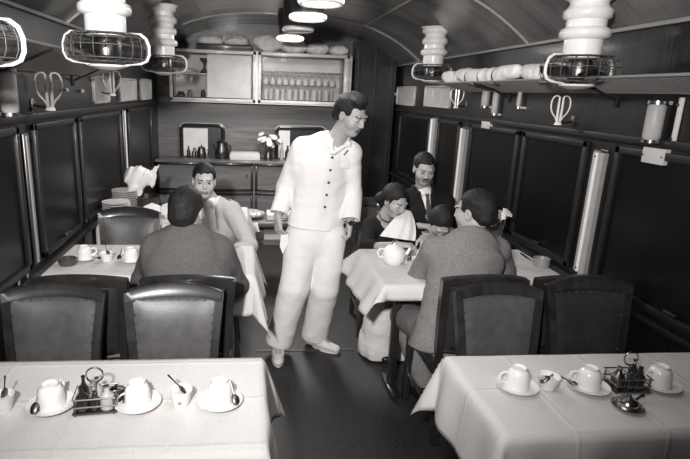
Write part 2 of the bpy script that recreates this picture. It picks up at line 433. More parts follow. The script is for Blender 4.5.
def jacket(m, sleeve=(.058, .050, .044), torso=(.150, .148, .168), depth=.66, hem=None, vneck=.0, collar=True, name='jacket', cuff=True,
           shirt=None, tie=None, h=.0055, folds=.0035, sleeve_to=1.0, pocket=False, seed=3, skirt=0):
    def f(root, off, J, fw, lo, hi, w):
        F = Field(lo, hi, h); P, C, N = V3(J['pelvis']), V3(J['chest']), V3(J['neck'])
        up = unit(C-P); hm = P if hem is None else P-up*hem
        wa = P+(C-P)*.45
        F.cone(hm, wa, torso[0]*w, torso[1]*w, k=.03, sq=fw, squash=depth, fa=True)
        F.cone(wa, C, torso[1]*w, torso[2]*w, k=.05, sq=fw, squash=depth)
        F.cone(C, C+(N-C)*.55, torso[2]*w, .125*w, k=.05, sq=fw, squash=depth*.95)
        if skirt: F.cone(hm, P, (torso[0]+skirt)*w, torso[0]*w, k=.03, sq=fw, squash=depth, fa=True)
        for s in 'LR':
            S, E, Wr = (V3(J[n+s]) for n in ('sh', 'el', 'wr'))
            F.cone(N-up*.015, S, .052*w, .056*w, k=.04)
            F.cone(S, E, sleeve[0]*w, sleeve[1]*w, k=.035)
            We = E+(Wr-E)*sleeve_to
            F.cone(E, We, sleeve[1]*w, sleeve[2]*w, k=.012, flat=True)
        F.warp(folds*1.0, 15, seed); F.warp(folds*.35, 50, seed+1)
        F.cone(N-unit(V3(J['head'])-N)*.035, N+unit(V3(J['head'])-N)*.12, .060*w, .075*w, k=.008, op='sub')
        rt = np.cross(fw, up); rt = unit(rt)
        fr = torso[2]*w*depth
        if vneck:
            a = N+fw*.05-up*.0; F.cone(N+fw*.09, C+fw*(fr+.02)+up*(.13-vneck), .05, .004, k=.006, op='sub')
        for s in 'LR':                                                  # cuffs open round the wrist
            Wr, E = V3(J['wr'+s]), V3(J['el'+s]); d = unit(Wr-E); We = E+(Wr-E)*sleeve_to
            F.cone(We-d*.025, We+d*.05, (sleeve[2]-.008)*w, (sleeve[2]-.008)*w, k=.002, op='sub')
        me, _, _ = F.mesh(name, off); j = obj(name, me, M[m], root)
        if collar:
            G = Field(N-.16, N+.16, .004)
            v = C+fw*(fr+.006)+up*(.13-max(vneck, .05))
            for s in (-1, 1):
                p = [N+rt*s*.058-fw*.035+up*.03, N+rt*s*.066+fw*.02+up*.028, N+rt*s*.055+fw*.06+up*-.005, v+rt*s*.008+up*.03]
                G.cone(p[0], N-fw*.055+up*.03, .013, .013, k=.01)
                for a, b in zip(p, p[1:]): G.cone(a, b, .013, .013, k=.01)
                G.cone(p[2], p[2]+rt*s*.03-up*.045, .016, .008, k=.015)
            me, _, _ = G.mesh('collar', off); obj('collar', me, M[m], j)
        if shirt:
            G = Field(N-.25, N+.25, .004)
            G.cone(N+fw*.035, C+fw*(fr-.012)+up*.0, .040, .03, k=.01); G.cone(N-fw*.05+up*.035, N+fw*.05+up*.015, .03, .03, k=.03)
            for s in (-1, 1): G.cone(N+rt*s*.055+up*.03, N+rt*s*.02+fw*.07-up*.01, .012, .012, k=.02)
            G.cone(N, V3(J['head']), .053*w, .053*w, k=.004, op='sub')
            me, _, _ = G.mesh('shirt', off); obj('shirt', me, M[shirt], root)
        if tie:
            G = NB(); a = Vector(N+fw*.083-up*.012-off); b = Vector(C+fw*(fr+.018)-off-up*.02); r = Vector(rt)
            panel(G, [a-r*.014, a+r*.014, a+(b-a)*.14+r*.009, b+r*.026, b-r*.026, a+(b-a)*.14-r*.009], Vector(fw)*.008)
            obj('tie', G, M['tie'], root)
        if pocket:                                                      # buttons, pocket and pen of the steward's jacket
            q = NB()
            for i in range(5):
                c = C+up*(.06-.075*i)+fw*(fr*(1 if i < 3 else .97)+.004)-off
                lathe_dir(q, c, fw, .008, .006)
            obj('button', q, M['steel_d'], j)
            q = NB(); c = Vector(C+up*.05+rt*-.085+fw*(fr*.86)-off)
            B = Matrix((tuple(rt), tuple(fw), tuple(up))).transposed().to_4x4()
            box(q, c, (.085, .012, .095), rot=B, bev=.003); obj('pocket', q, M[m], j)
            q = NB(); tube(q, [c+Vector(up)*.03+Vector(fw)*.01+Vector(rt)*.01, c+Vector(up)*.062+Vector(fw)*.012-Vector(rt)*.012], .005, 8); obj('pen', q, M['wood_k'], j)
    return f
def lathe_dir(bm, c, d, r, t):
    q = bmesh.new(); bmesh.ops.create_cone(q, cap_ends=True, segments=14, radius1=r, radius2=r*.8, depth=t)
    m = Vector(d).to_track_quat('Z', 'Y').to_matrix().to_4x4(); bmesh.ops.transform(q, matrix=Matrix.Translation(Vector(c)) @ m, verts=q.verts)
    me = bpy.data.meshes.new('t'); q.to_mesh(me); q.free(); bm.from_mesh(me); bpy.data.meshes.remove(me)
def trousers(m, r=(.098, .085, .088), h=.0055, folds=.004, seed=5, waist=.15):
    def f(root, off, J, fw, lo, hi, w):
        F = Field(lo, hi, h); P = V3(J['pelvis'])
        Hc = (V3(J['hipL'])+V3(J['hipR']))/2
        F.cone(P+(V3(J['chest'])-P)*.12, Hc, waist*w*.95, waist*w, k=.03, sq=fw, squash=.72)
        for s in 'LR':
            Hi, Kn, An = (V3(J[n+s]) for n in ('hip', 'kn', 'an'))
            F.cone(Hi, Kn, r[0]*w, r[1]*w, k=.02); F.cone(Kn, An, r[1]*w, r[2]*w, k=.015, flat=True)
        F.warp(folds*.6, 13, seed); F.warp(folds*.25, 45, seed+1)
        for s in 'LR':
            An, Kn = V3(J['an'+s]), V3(J['kn'+s]); d = unit(An-Kn)
            F.cone(An-d*.03, An+d*.05, (r[2]-.014)*w, (r[2]-.012)*w, k=.003, op='sub')
        me, _, _ = F.mesh('trousers', off); obj('trousers', me, M[m], root)
    return f
# ------------------------------------------------------------------ the carriage
XL, XR, YB, YF, XC = -1.08, 1.80, 6.62, -1.3, .36
def zc(x):
    u = min(1, abs(x-XC)/1.44); return 2.45-.42*u**3
b = NB(); box(b, (XC, (YB+YF)/2, -.03), (XR-XL+.1, YB-YF+.1, .06)); struct('floor', b, M['floor'], smooth=False)
b = NB(); n = 40
xs = [XL-.04+(XR-XL+.08)*i/n for i in range(n+1)]
ys = [YF, YB+.04]
ring = [[b.verts.new((x, y, zc(x)+t)) for x in xs] for y in ys for t in (0, .05)]
for i in range(n):
    b.faces.new((ring[0][i], ring[0][i+1], ring[2][i+1], ring[2][i])); b.faces.new((ring[1][i], ring[1][i+1], ring[3][i+1], ring[3][i]))
struct('ceiling', b, M['ceil'])
b = NB(); box(b, (XL-.03, (YB+YF)/2, 1.04), (.06, YB-YF+.08, 2.08))
for i in range(26): box(b, (XL+.003, YF+.32*i, .39), (.008, .012, .72))
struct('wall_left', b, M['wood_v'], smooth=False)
b = NB(); box(b, (XR+.03, (YB+YF)/2, 1.04), (.06, YB-YF+.08, 2.08))
for i in range(26): box(b, (XR-.003, YF+.32*i, .39), (.008, .012, .72))
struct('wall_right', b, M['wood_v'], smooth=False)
b = NB(); box(b, (XC, YB+.03, 1.25), (XR-XL+.1, .06, 2.5))
for i in range(7): box(b, (XC, YB-.003, .95+.085*i), (XR-XL, .010, .004))
struct('wall_back', b, M['wood_h'], smooth=False)
b = NB(); box(b, (XC, YF-.03, 1.25), (XR-XL+.1, .06, 2.5)); struct('wall_front', b, M['wood_v'], smooth=False)
k = 0
def trim(c, s, m='wood_c', bev=.004, mats=None):
    global k; k += 1
    b = NB(); box(b, c, s, bev=bev); return struct('trim_%d' % k, b, M[m])
for X, s in ((XL, 1), (XR, -1)):
    trim((X+s*.012, (YB+YF)/2, 1.535), (.024, YB-YF, .035), 'frame_k'); trim((X+s*.02, (YB+YF)/2, .765), (.04, YB-YF, .03), 'frame_k')
    trim((X+s*.012, (YB+YF)/2, 2.04), (.03, YB-YF, .02), 'batten'); 
    b = NB(); box(b, (X+s*.01, (YB+YF)/2, .06), (.02, YB-YF, .12), bev=.004); struct('baseboard_'+('left' if s > 0 else 'right'), b, M['wood_k'])
for y in (3.40, 5.6):                                   # arched ribs over the ceiling
    k += 1; b = NB(); pts = [(x, y, zc(x)-.006) for x in np.linspace(XL+.02, XR-.02, 41)]; tube(b, pts, .009, 8); struct('trim_%d' % k, b, M['batten'])
for x in (-.45, 1.17):
    k += 1; b = NB(); tube(b, [(x, YF+.05, zc(x)-.004), (x, YB-.02, zc(x)-.004)], .008, 8); struct('trim_%d' % k, b, M['batten'])
b = NB(); box(b, (.40, 3.235, .003), (.66, .022, .006)); k += 1; struct('trim_%d' % k, b, M['strip'])
# windows: dark night glass in dark frames
wn = 0
def window(X, s, y0, y1, z0=.80, z1=1.50):
    global wn; wn += 1
    b = NB(); w = .035
    for zz in (z0+w/2, z1-w/2): box(b, (X+s*.012, (y0+y1)/2, zz), (.024, y1-y0, w), bev=.004)
    for yy in (y0+w/2, y1-w/2): box(b, (X+s*.012, yy, (z0+z1)/2), (.024, w, z1-z0), bev=.004)
    f = struct('window_%d' % wn, b, M['frame_k'])
    b = NB(); box(b, (X+s*.004, (y0+y1)/2, (z0+z1)/2), (.006, y1-y0-.04, z1-z0-.04)); obj('window_pane', b, M['dglass'], f)
    b = NB(); box(b, (X+s*.03, (y0+y1)/2, z0+.05), (.016, .07, .014), bev=.003); obj('window_catch', b, M['steel_d'], f)
for y0, y1 in ((.45, 1.45), (1.52, 2.60), (2.78, 3.45), (3.53, 4.66), (4.94, 6.1)): window(XL, 1, y0, y1)
for y0, y1 in ((.4, 1.3), (1.36, 2.42), (2.64, 3.31), (3.37, 4.16), (4.38, 4.90), (5.14, 6.2)): window(XR, -1, y0, y1)

# gathered curtains and bright metal strips
def curtain(X, s, y, z0, z1, wid, label, m='curtain', nf=4):
    t = thing('curtain', label, 'curtain', (X, y, z0), 0, None)
    b = NB(); n = 60; th = []
    rows = 9
    for r in range(rows+1):
        z = (z1-z0)*r/rows; sc_ = 1-.12*math.sin(PI*r/rows)
        L = []
        for side in (0, 1):
            for i in range(n+1):
                u = i/n if side == 0 else 1-i/n
                yy = (u-.5)*wid*sc_; xx = s*(.03+.014*math.cos(u*nf*2*PI)+(.0 if side else .006))
                L.append(b.verts.new((xx, yy, z)))
        th.append(L)
    m_ = len(th[0])
    for a, c in zip(th, th[1:]):
        for i in range(m_): b.faces.new((a[i], a[(i+1) % m_], c[(i+1) % m_], c[i]))
    b.faces.new(th[0]); b.faces.new(th[-1][::-1])
    obj('curtain_fabric', b, M[m], t, auto=60)
    b = NB(); tube(b, [(s*.03, -wid*.7, z1-z0+.012), (s*.03, wid*.7, z1-z0+.012)], .007, 8); obj('curtain_rail', b, M['steel_d'], t)
    return t
def strip(X, s, y, z0, z1, w, label, m='steel'):
    b = NB(); box(b, (s*.008, 0, (z1-z0)/2), (.012, w, z1-z0), bev=.003)
    t = thing('metal_strip', label, 'metal strip', (X, y, z0)); obj('back_plate', b, M['steel_d' if w > .03 else m], t)
    if w > .03:
        for e, rr, mm in ((-.34, .08, 'steel_d'), (.0, .17, m), (.34, .09, 'mesh_m')):  # centre rib takes the polished metal's highlight as its own colour
            b = NB(); tube(b, [(s*.014, e*w, .01), (s*.014, e*w, z1-z0-.01)], w*rr*.85, 12); obj('rib', b, M[mm], t)
    b = NB()
    for z in (.03, z1-z0-.03): lathe_dir(b, (s*.024, 0, z), (s, 0, 0), .006, .006)
    obj('screw', b, M['steel_d'], t)
strip(XL, 1, 2.46, .70, .80, .022, 'short bright strip low on the left wall, left of a pair')
strip(XL, 1, 2.56, .70, .80, .022, 'short bright strip low on the left wall, right of a pair')
curtain(XR, -1, 2.475, .80, 1.455, .042, 'pale gathered curtain between windows, right behind the right-hand chairs', nf=2)
strip(XR, -1, 2.555, .80, 1.46, .075, 'bright fluted metal pilaster beside the nearest gathered curtain, right wall', 'enamel')
strip(XR, -1, 4.32, .80, 1.46, .10, 'fluted metal pilaster beside the curtain above the man in grey tweed', 'enamel')
curtain(XR, -1, 4.20, .80, 1.45, .07, 'pale gathered curtain rising above the head of the man in grey tweed', nf=3)
strip(XR, -1, 5.07, .80, 1.50, .12, 'fluted metal pilaster beside the curtain above the man with a tie', 'enamel')
curtain(XR, -1, 4.93, .80, 1.50, .08, 'pale gathered curtain rising above the head of the man with a tie', nf=3)
strip(XL, 1, 2.69, .80, 1.46, .06, 'dull upright metal strip between the nearest left-hand windows', 'mesh_m')
strip(XL, 1, 4.80, .84, 1.50, .08, 'bright upright metal strip behind the crumpled white cloth', 'enamel')

# luggage racks
def rack(X, s, y0, y1, label, hr=.08, z=1.77):
    t = thing('luggage_rack', label, 'luggage rack', (X, y0, z)); Ln = y1-y0; D = .27
    b = NB(); tube(b, [(s*D, 0, hr), (s*D, Ln, hr)], .006, 8); tube(b, [(s*.02, 0, -.01), (s*.02, Ln, -.01)], .007, 8); obj('rack_rail', b, M['mesh_m'], t)
    b = NB(); n = int(Ln/.045)
    for i in range(n+1):
        y = Ln*i/n
        tube(b, [(s*.02, y, -.012), (s*D, min(y+.12, Ln), hr-.002)], .0042, 4); tube(b, [(s*.02, min(y+.12, Ln), -.007), (s*D, y, hr+.003)], .0042, 4)
    obj('rack_netting', b, M['mesh_m'], t)
    q = 0
    for y in np.arange(.1, Ln, 1.1):
        b = NB(); tube(b, [(s*.005, y, -.05), (s*.12, y, .0), (s*D, y, hr-.012)], .006, 8); box(b, (s*.006, y, -.05), (.012, .03, .06), bev=.003)
        obj('rack_bracket', b, M['frame_k'], t)
rack(XL, 1, 1.2, 3.9, 'netted metal luggage rack along the left wall')
rack(XR, -1, 1.3, 4.3, 'netted metal luggage rack along the right wall', .045, 1.76)

# rolls of bedding on the right-hand rack
def sausage(p, q, r, label, m='bundle', ties=4, name='bedding_roll', sag=.02, cat='roll'):
    p, q = Vector(p), Vector(q); L = (q-p).length; t = thing(name, label, cat, p)
    F = Field(np.minimum(p, q)-r-.06, np.maximum(p, q)+r+.06, .008)
    n = 6
    P = [p+(q-p)*i/n+Vector((0, 0, -sag*math.sin(PI*i/n))) for i in range(n+1)]
    for i in range(n): F.cone(P[i], P[i+1], r*(.8 if i == 0 else 1), r*(.8 if i == n-1 else 1), k=.02)
    F.crumple(r*.07, 24, 3)
    me, _, _ = F.mesh('roll', p); obj('roll', me, M[m], t)
    for i in range(1, ties):
        c = p+(q-p)*i/ties; d = (q-p).normalized(); u = d.cross(Vector((0, 0, 1))).normalized(); v = u.cross(d)
        b = NB(); tube(b, [x-p for x in arc(c+Vector((0, 0, -sag)), r*1.03, 0, 2*PI, 18, u, v)][:-1], .005, 6, closed=True); obj('strap', b, M['bundle_d'], t)
a = at(465, 84, X=1.50); c = at(533, 82, X=1.5)
sausage((1.57, 3.95, 1.862), (1.57, 3.10, 1.858), .050, 'pale bedding roll on the right rack, its long slanting one')
sausage((1.57, 2.98, 1.858), (1.57, 2.62, 1.855), .046, 'short pale roll on the right rack ending behind the near right fan', ties=2)
sausage((1.56, 4.22, 1.855), (1.68, 4.05, 1.88), .042, 'short pale roll standing askew at the far end of the right rack', ties=2)

# coat hooks shaped like a two-handled cup, standing off the wall on a short arm and facing down the car
def coat_hook(X, s, px, py, k_, label):
    p = at(px, py, X=X+s*.09); t = thing('coat_hook', label, 'coat hook', (X, p.y, p.z))
    c = s*.09
    b = NB(); box(b, (s*.005, 0, -.07*k_), (.010, .03, .06), bev=.003); tube(b, [(0, 0, -.07*k_), (c*.6, 0, -.08*k_), (c, 0, -.075*k_)], .006, 8); obj('wall_arm', b, M['steel_d'], t)
    b = NB()
    for d in (-1, 1): tube(b, [(c+d*.013*k_, 0, .08*k_), (c+d*.013*k_, 0, .0), (c+d*.009*k_, 0, -.09*k_)], [.006*k_, .0075*k_, .008*k_], 8)
    lathe(b, [(0, -.098*k_), (.026*k_, -.095*k_), (.02*k_, -.08*k_), (0, -.07*k_)], 16, (c, 0, 0)); obj('hook_stem', b, M['enamel'], t, label='bright twin stem')
    for d in (-1, 1):
        b = NB(); P = [Vector((c+d*x*k_, 0, z*k_)) for x, z in ((.013, .08), (.030, .088), (.052, .080), (.064, .050), (.062, .010), (.048, -.022), (.028, -.045), (.014, -.070), (.008, -.09))]; S = []
        for i in range(len(P)-1):
            p0, p1, p2, p3 = P[max(i-1, 0)], P[i], P[i+1], P[min(i+2, len(P)-1)]
            for j in range(4):
                u = j/4; S.append(.5*((2*p1)+(p2-p0)*u+(2*p0-5*p1+4*p2-p3)*u*u+(-p0+3*p1-3*p2+p3)*u**3))
        S.append(P[-1]); tube(b, S, .0048*k_, 8); obj('hook_loop', b, M['enamel'], t)
    return t
coat_hook(XL, 1, 49, 91, 1.0, 'bright two-looped coat hook on the bare dark frieze of the left wall')
coat_hook(XL, 1, 112, 83, .95, 'two-looped coat hook between frosted panels behind the near left fan')
coat_hook(XR, -1, 560, 110, .85, 'bright two-looped coat hook below the near right fan')
coat_hook(XR, -1, 457, 98, .85, 'two-looped coat hook under the far end of the right rack')
# frosted wall lamps (tubes of white glass) and plates
def wall_lamp(X, s, y, z, h_, r, label):
    t = thing('wall_lamp', label, 'lamp', (X, y, z))
    b = NB(); lathe(b, [(0, -h_/2), (r*.8, -h_/2), (r, -h_/2+.01), (r, h_/2-.01), (r*.8, h_/2), (0, h_/2)], 24, (s*(r+.012), 0, 0)); obj('lamp_glass', b, M['frost'], t)
    for e in (-1, 1): b = NB(); lathe(b, [(0, e*h_/2), (r*1.08, e*h_/2), (r*1.08, e*(h_/2+.014)), (0, e*(h_/2+.014))], 24, (s*(r+.012), 0, 0)); box(b, (s*.01, 0, e*(h_/2+.007)), (.02, .03, .014)); obj('lamp_cap', b, M['steel'], t)
wall_lamp(XR, -1, 2.17, 1.625, .15, .036, 'fat frosted wall lamp at the near end of the right wall')
strip(XR, -1, 2.09, 1.53, 1.73, .022, 'short bright metal strip beside the fat frosted lamp', 'enamel')
for px, py, hh, r, lab in ((487, 97, .13, .028, 'squat frosted lamp under the long bedding roll'), (496, 102, .16, .022, 'slim bright frosted lamp under the long bedding roll'),
                       (519, 97, .12, .014, 'thin frosted lamp below the near tip of the long bedding roll')):
    p = at(px, py, X=XR-.03); wall_lamp(XR, -1, p.y, p.z, hh, r, lab)
p = at(4, 90, X=XL+.03); wall_lamp(XL, 1, p.y, 1.655, .17, .036, 'frosted wall lamp at the near end of the left wall')
def fpanel(X, s, y0, y1, z0, z1, label, bars=0):
    t = thing('light_panel', label, 'light panel', (X, (y0+y1)/2, z0)); w = y1-y0; h_ = z1-z0
    b = NB(); box(b, (s*.008, 0, h_/2), (.012, w-.02, h_-.02)); obj('frosted_pane', b, M['frost'], t)
    b = NB()
    for e in (-1, 1): box(b, (s*.012, e*(w/2-.012), h_/2), (.024, .024, h_), bev=.004); box(b, (s*.012, 0, h_/2+e*(h_/2-.008)), (.024, w, .016), bev=.003)
    for i in range(bars): box(b, (s*.012, -w/2+w*(i+1)/(bars+1), h_/2), (.02, .018, h_), bev=.003)
    obj('panel_frame', b, M['wood_l'], t)
fpanel(XL, 1, 3.90, 4.32, 1.57, 1.765, 'frosted frieze panel left of the coat hook behind the near left fan')
fpanel(XL, 1, 4.66, 5.34, 1.57, 1.765, 'frosted frieze panel right of the coat hook behind the near left fan')
fpanel(XL, 1, 5.55, 6.15, 1.565, 1.775, 'frosted frieze panel below the far left fan beside the glass cabinet', 1)
p0, p1 = at(398, 96, X=XR), at(416, 96, X=XR); fpanel(XR, -1, p1.y, min(p0.y, 6.5), 1.59, 1.80, 'frieze panel with a painted grey reflection, left of the far right fan', 0)  # pale pane: light grey reflection on the frieze put into colour
p0, p1 = at(425, 98, X=XR), at(452, 98, X=XR); fpanel(XR, -1, p1.y, p0.y-.03, 1.60, 1.80, 'frieze panel with a painted grey reflection, below the far right fan', 2)  # same painted reflection, split by two bars
def plate(X, s, px, py, w, h_, label):
    p = at(px, py, X=X); t = thing('number_plate', label, 'plate', (X, p.y, p.z))
    b = NB(); box(b, (s*.016, 0, 0), (.032, w, h_), bev=.002); obj('plate_face', b, M['paper'], t)
    b = NB()
    for e in (-1, 1): lathe_dir(b, (s*.033, e*(w/2-.008), 0), (s, 0, 0), .004, .004)
    obj('screw', b, M['steel_d'], t)
plate(XR, -1, 659, 156, .125, .068, 'blank white wall plate nearest on the right, under the fat frosted lamp')
plate(XR, -1, 489, 125, .13, .05, 'small blank white wall plate under the slim frosted lamps')
plate(XR, -1, 394, 94, .30, .035, 'tiny blank white wall plate left of the far right fan')
for px, py, lab in ((63, 90, 'small round knob just right of the left coat hook'), (79, 91, 'small round knob left of the frosted panels, left wall')):
    p = at(px, py, X=XL); t = thing('coat_peg', lab, 'knob', (XL, p.y, p.z)); b = NB(); lathe_dir(b, (.01, 0, 0), (1, 0, 0), .008, .02); obj('peg_stem', b, M['steel_d'], t)
    b = NB(); lathe_dir(b, (.024, 0, 0), (1, 0, 0), .013, .012); obj('peg_head', b, M['enamel'], t)

# ceiling fans: ribbed white drop, dark motor and blades, wire cage
def fan(x, y, z, label):
    t = thing('ceiling_fan', label, 'ceiling fan', (x, y, z), 0, None)
    b = NB(); pr = [(.02, .045), (.078, .05), (.082, .07), (.082, .13)]
    zz = .13; top = zc(x)-z
    prof = [(.105, .012), (.108, .03), (.104, .045), (.084, .055), (.084, .085), (.100, .095), (.102, .125), (.09, .135), (.080, .15), (.082, .165)]
    while zz < top:
        for r, dz in prof:
            if zz+dz < top: pr.append((r, zz+dz))
        zz += .165
    pr += [(.11, top-.012), (.12, top+.0), (0, top+.0)]
    lathe(b, pr, 40); obj('ribbed_housing', b, M['enamel'], t, auto=55)
    b = NB(); lathe(b, [(0, -.045), (.03, -.045), (.055, -.025), (.06, .02), (.045, .05), (.02, .055)], 28); obj('motor', b, M['steel_d'], t)
    for i in range(3):
        b = NB(); rows = []
        for j in range(9):
            r = .05+.115*j/8; w = .030+.028*math.sin(PI*j/8*.8); tw = .55-.25*j/8
            rows.append([(r, -w*math.cos(tw), -w*math.sin(tw)), (r, w*math.cos(tw), w*math.sin(tw))])
        for th in (-.0015, .0015):
            vv = [[b.verts.new((q[0], q[1], q[2]+th)) for q in rw] for rw in rows]
            for a_, c_ in zip(vv, vv[1:]): b.faces.new((a_[0], a_[1], c_[1], c_[0]))
        bmesh.ops.rotate(b, verts=b.verts, matrix=Matrix.Rotation(2*PI*i/3+.4, 3, 'Z')); obj('blade', b, M['blade'], t)
    R_ = .166
    def mer(R, hh):
        return [(R*.25, hh*.92), (R*.55, hh), (R*.82, hh), (R*.94, hh*.75), (R, hh*.3), (R*1.0, -hh*.25), (R*.94, -hh*.62), (R*.80, -hh*.80), (R*.55, -hh*.86), (R*.35, -hh*1.02), (R*.12, -hh*1.15), (0, -hh*1.15)]
    b = NB()
    for i in range(2):
        c, s_ = math.cos(PI*i+.09), math.sin(PI*i+.09); tube(b, [(p[0]*c, p[0]*s_, p[1]) for p in mer(R_*1.03, .064)], .0072, 8)
    obj('cage_arm', b, M['wire'], t, auto=80)
    b = NB()
    for i in range(20):
        c, s_ = math.cos(PI*i/10+.25), math.sin(PI*i/10+.25); tube(b, [(p[0]*c, p[0]*s_, p[1]) for p in mer(R_, .06)], .0017, 5)
    for r, zz in ((R_*.55, .06), (R_*.82, .06), (R_, .012), (R_*.94, .045), (R_*.94, -.037), (R_*.7, -.05)):
        tube(b, arc((0, 0, zz), r, 0, 2*PI, 36, v=(0, 1, 0))[:-1], .0022, 5, closed=True)
    obj('cage_wires', b, M['wire_d'], t, auto=80)
    b = NB(); lathe(b, [(0, -.085), (.04, -.082), (.075, -.070), (.078, -.062), (.04, -.06), (0, -.06)], 28); obj('cage_boss', b, M['enamel'], t)
    return t
fan(-.591, 2.4, 1.845, 'nearest caged ceiling fan above the left-hand tables')
fan(1.515, 2.4, 1.838, 'nearest caged ceiling fan above the right-hand tables')
fan(-.655, 4.4, 1.874, 'far caged ceiling fan by the glass cabinet on the left')
fan(1.506, 4.4, 1.888, 'far caged ceiling fan above the man with a tie')
p = at(-6, 46, Y=1.75); fan(-.80, 1.62, 1.80, 'caged ceiling fan cut off by the left edge of the photo')
# row of ring-rimmed lamps along the middle of the ceiling
for i, y in enumerate((2.45, 3.05, 3.7, 4.4, 5.2)):
    t = thing('ceiling_lamp', ['ring-rimmed ceiling lamp nearest in the central row, cut by the top edge', 'ring-rimmed ceiling lamp second nearest in the central row', 'ring-rimmed ceiling lamp in the middle of the central row',
              'ring-rimmed ceiling lamp second farthest in the central row', 'farthest ring-rimmed ceiling lamp, just above the luggage on the cabinet'][i], 'ceiling lamp', (.39, y, 2.235), 0, None)
    b = NB(); lathe(b, [(.100, -.055), (.104, -.072), (.114, -.078), (.124, -.070), (.126, -.055), (.118, -.044), (.106, -.044), (.100, -.055)], 36); obj('lamp_rim', b, M['enamel'], t)
    b = NB(); lathe(b, [(0, .196), (.12, .196), (.125, .14), (.11, .0), (.10, -.035), (.092, -.035), (.1, 0.0), (.1, .15), (0, .17)], 32); obj('lamp_body', b, M['steel_d'], t)
    b = NB(); lathe(b, [(0, .0), (.035, .005), (.05, .04), (.04, .08), (.02, .1), (0, .1)], 24); obj('bulb', b, M['frost'], t)
p = at(380, 42, Z=2.36)
t = thing('ceiling_light', 'tiny star-like ceiling light above the steward', 'ceiling light', (p.x, p.y, zc(p.x)))
b = NB(); lathe(b, [(0, 0), (.035, 0), (.03, -.012), (.015, -.02), (0, -.02)], 16); obj('light_base', b, M['steel'], t)
b = NB(); bmesh.ops.create_uvsphere(b, u_segments=16, v_segments=8, radius=.02); bmesh.ops.translate(b, verts=b.verts, vec=(0, 0, -.032)); obj('bulb', b, mat('lit_bulb', (1, .97, .93), emit=6), t)

# ------------------------------------------------------------------ pantry end: glass cabinet, hatches, counter
YC = YB-.34
cx0, cx1 = -.86, 1.14
t = thing('display_cabinet', 'long glass-fronted display cabinet high on the back wall', 'cabinet', (0, YC, 1.56))
H = .54
b = NB(); box(b, ((cx0+cx1)/2, .17, H+.01), (cx1-cx0+.02, .36, .025), bev=.004); box(b, ((cx0+cx1)/2, .17, 0), (cx1-cx0+.02, .36, .025), bev=.004)
for x in (cx0, cx1, (cx0+cx1)/2-.04): box(b, (x, .17, H/2), (.025, .34, H))
box(b, ((cx0+cx1)/2, .325, H/2), (cx1-cx0, .012, H)); obj('carcass', b, M['cab_in'], t, smooth=False)
b = NB(); rframe(b, cx0-.02, .10-.012, 0, H+.02, .035, .03, y=-.005); rframe(b, .10+.012, cx1+.02, 0, H+.02, .035, .03, y=-.005); obj('face_frame', b, M['wood_l'], t)
b = NB(); rframe(b, cx0+.015, .055, .035, H-.015, .010, .02, y=-.012, bev=.001); rframe(b, .147, cx1-.05, .035, H-.015, .010, .02, y=-.012, bev=.001); obj('edge_bead', b, M['wood_k'], t)
for x0, x1 in ((cx0+.02, -.46), (.15, cx1-.055)):
    b = NB(); box(b, ((x0+x1)/2, .0, H/2+.01), (x1-x0, .004, H-.07)); obj('glass_pane', b, M['glass'], t)
b = NB(); box(b, (-.21, .016, H/2+.01), (.50, .005, H-.07)); obj('frosted_pane', b, M['frost'], t, label='milky pane added as the broad flash reflection')  # milky pane added to stand for the flash reflection spread over the glass
b = NB(); box(b, (-.60, .17, .30), (.48, .30, .014)); obj('cabinet_shelf', b, M['wood_l'], t)
b = NB()
for y in (.08, .2): box(b, ((.62), y, .355), (.94, .05, .016))
obj('glass_rack', b, M['wood_h'], t)
b = NB(); box(b, (1.15, .155, H/2), (.09, .33, H+.03), bev=.005); obj('end_post', b, M['wood_l'], t)
cz = 1.56
def glass(label):
    t = thing('wine_glass', label, 'glass', (0, 0, 0), 0, 'stemmed glasses hanging upside down in the cabinet')
    b = NB(); lathe(b, [(0, 0), (.032, 0), (.03, -.006), (.005, -.01), (.004, -.06), (.012, -.07), (.034, -.09), (.036, -.12), (.030, -.145), (.028, -.145), (.033, -.12), (.03, -.095), (0, -.075)], 14)
    obj('glass_bowl', b, M['frost'], t); return t
g = glass('stemmed glass hanging upside down behind the right pane of the cabinet'); first = True
for i in range(11):
    for j in range(2):
        loc = (.205+i*.078+random.uniform(-.005, .005), YC+.08+.12*j, cz+.355)
        if first: g.location = loc; first = False
        else: dup(g, loc)
first = True
for i in range(12):
    loc = (.20+i*.072+random.uniform(-.008, .008), YC+.08+.08*(i % 2), cz+.0125)
    if first:
        g = thing('tumbler', 'tall drinking glass standing on the cabinet floor behind the right pane', 'glass', loc, 0, 'tumblers on the floor of the cabinet'); first = False
        b = NB(); lathe(b, [(0, 0), (.026, 0), (.034, .15), (.032, .15), (.024, .01), (0, .01)], 16); obj('glass_wall', b, M['frost'], g)
    else: dup(g, loc)
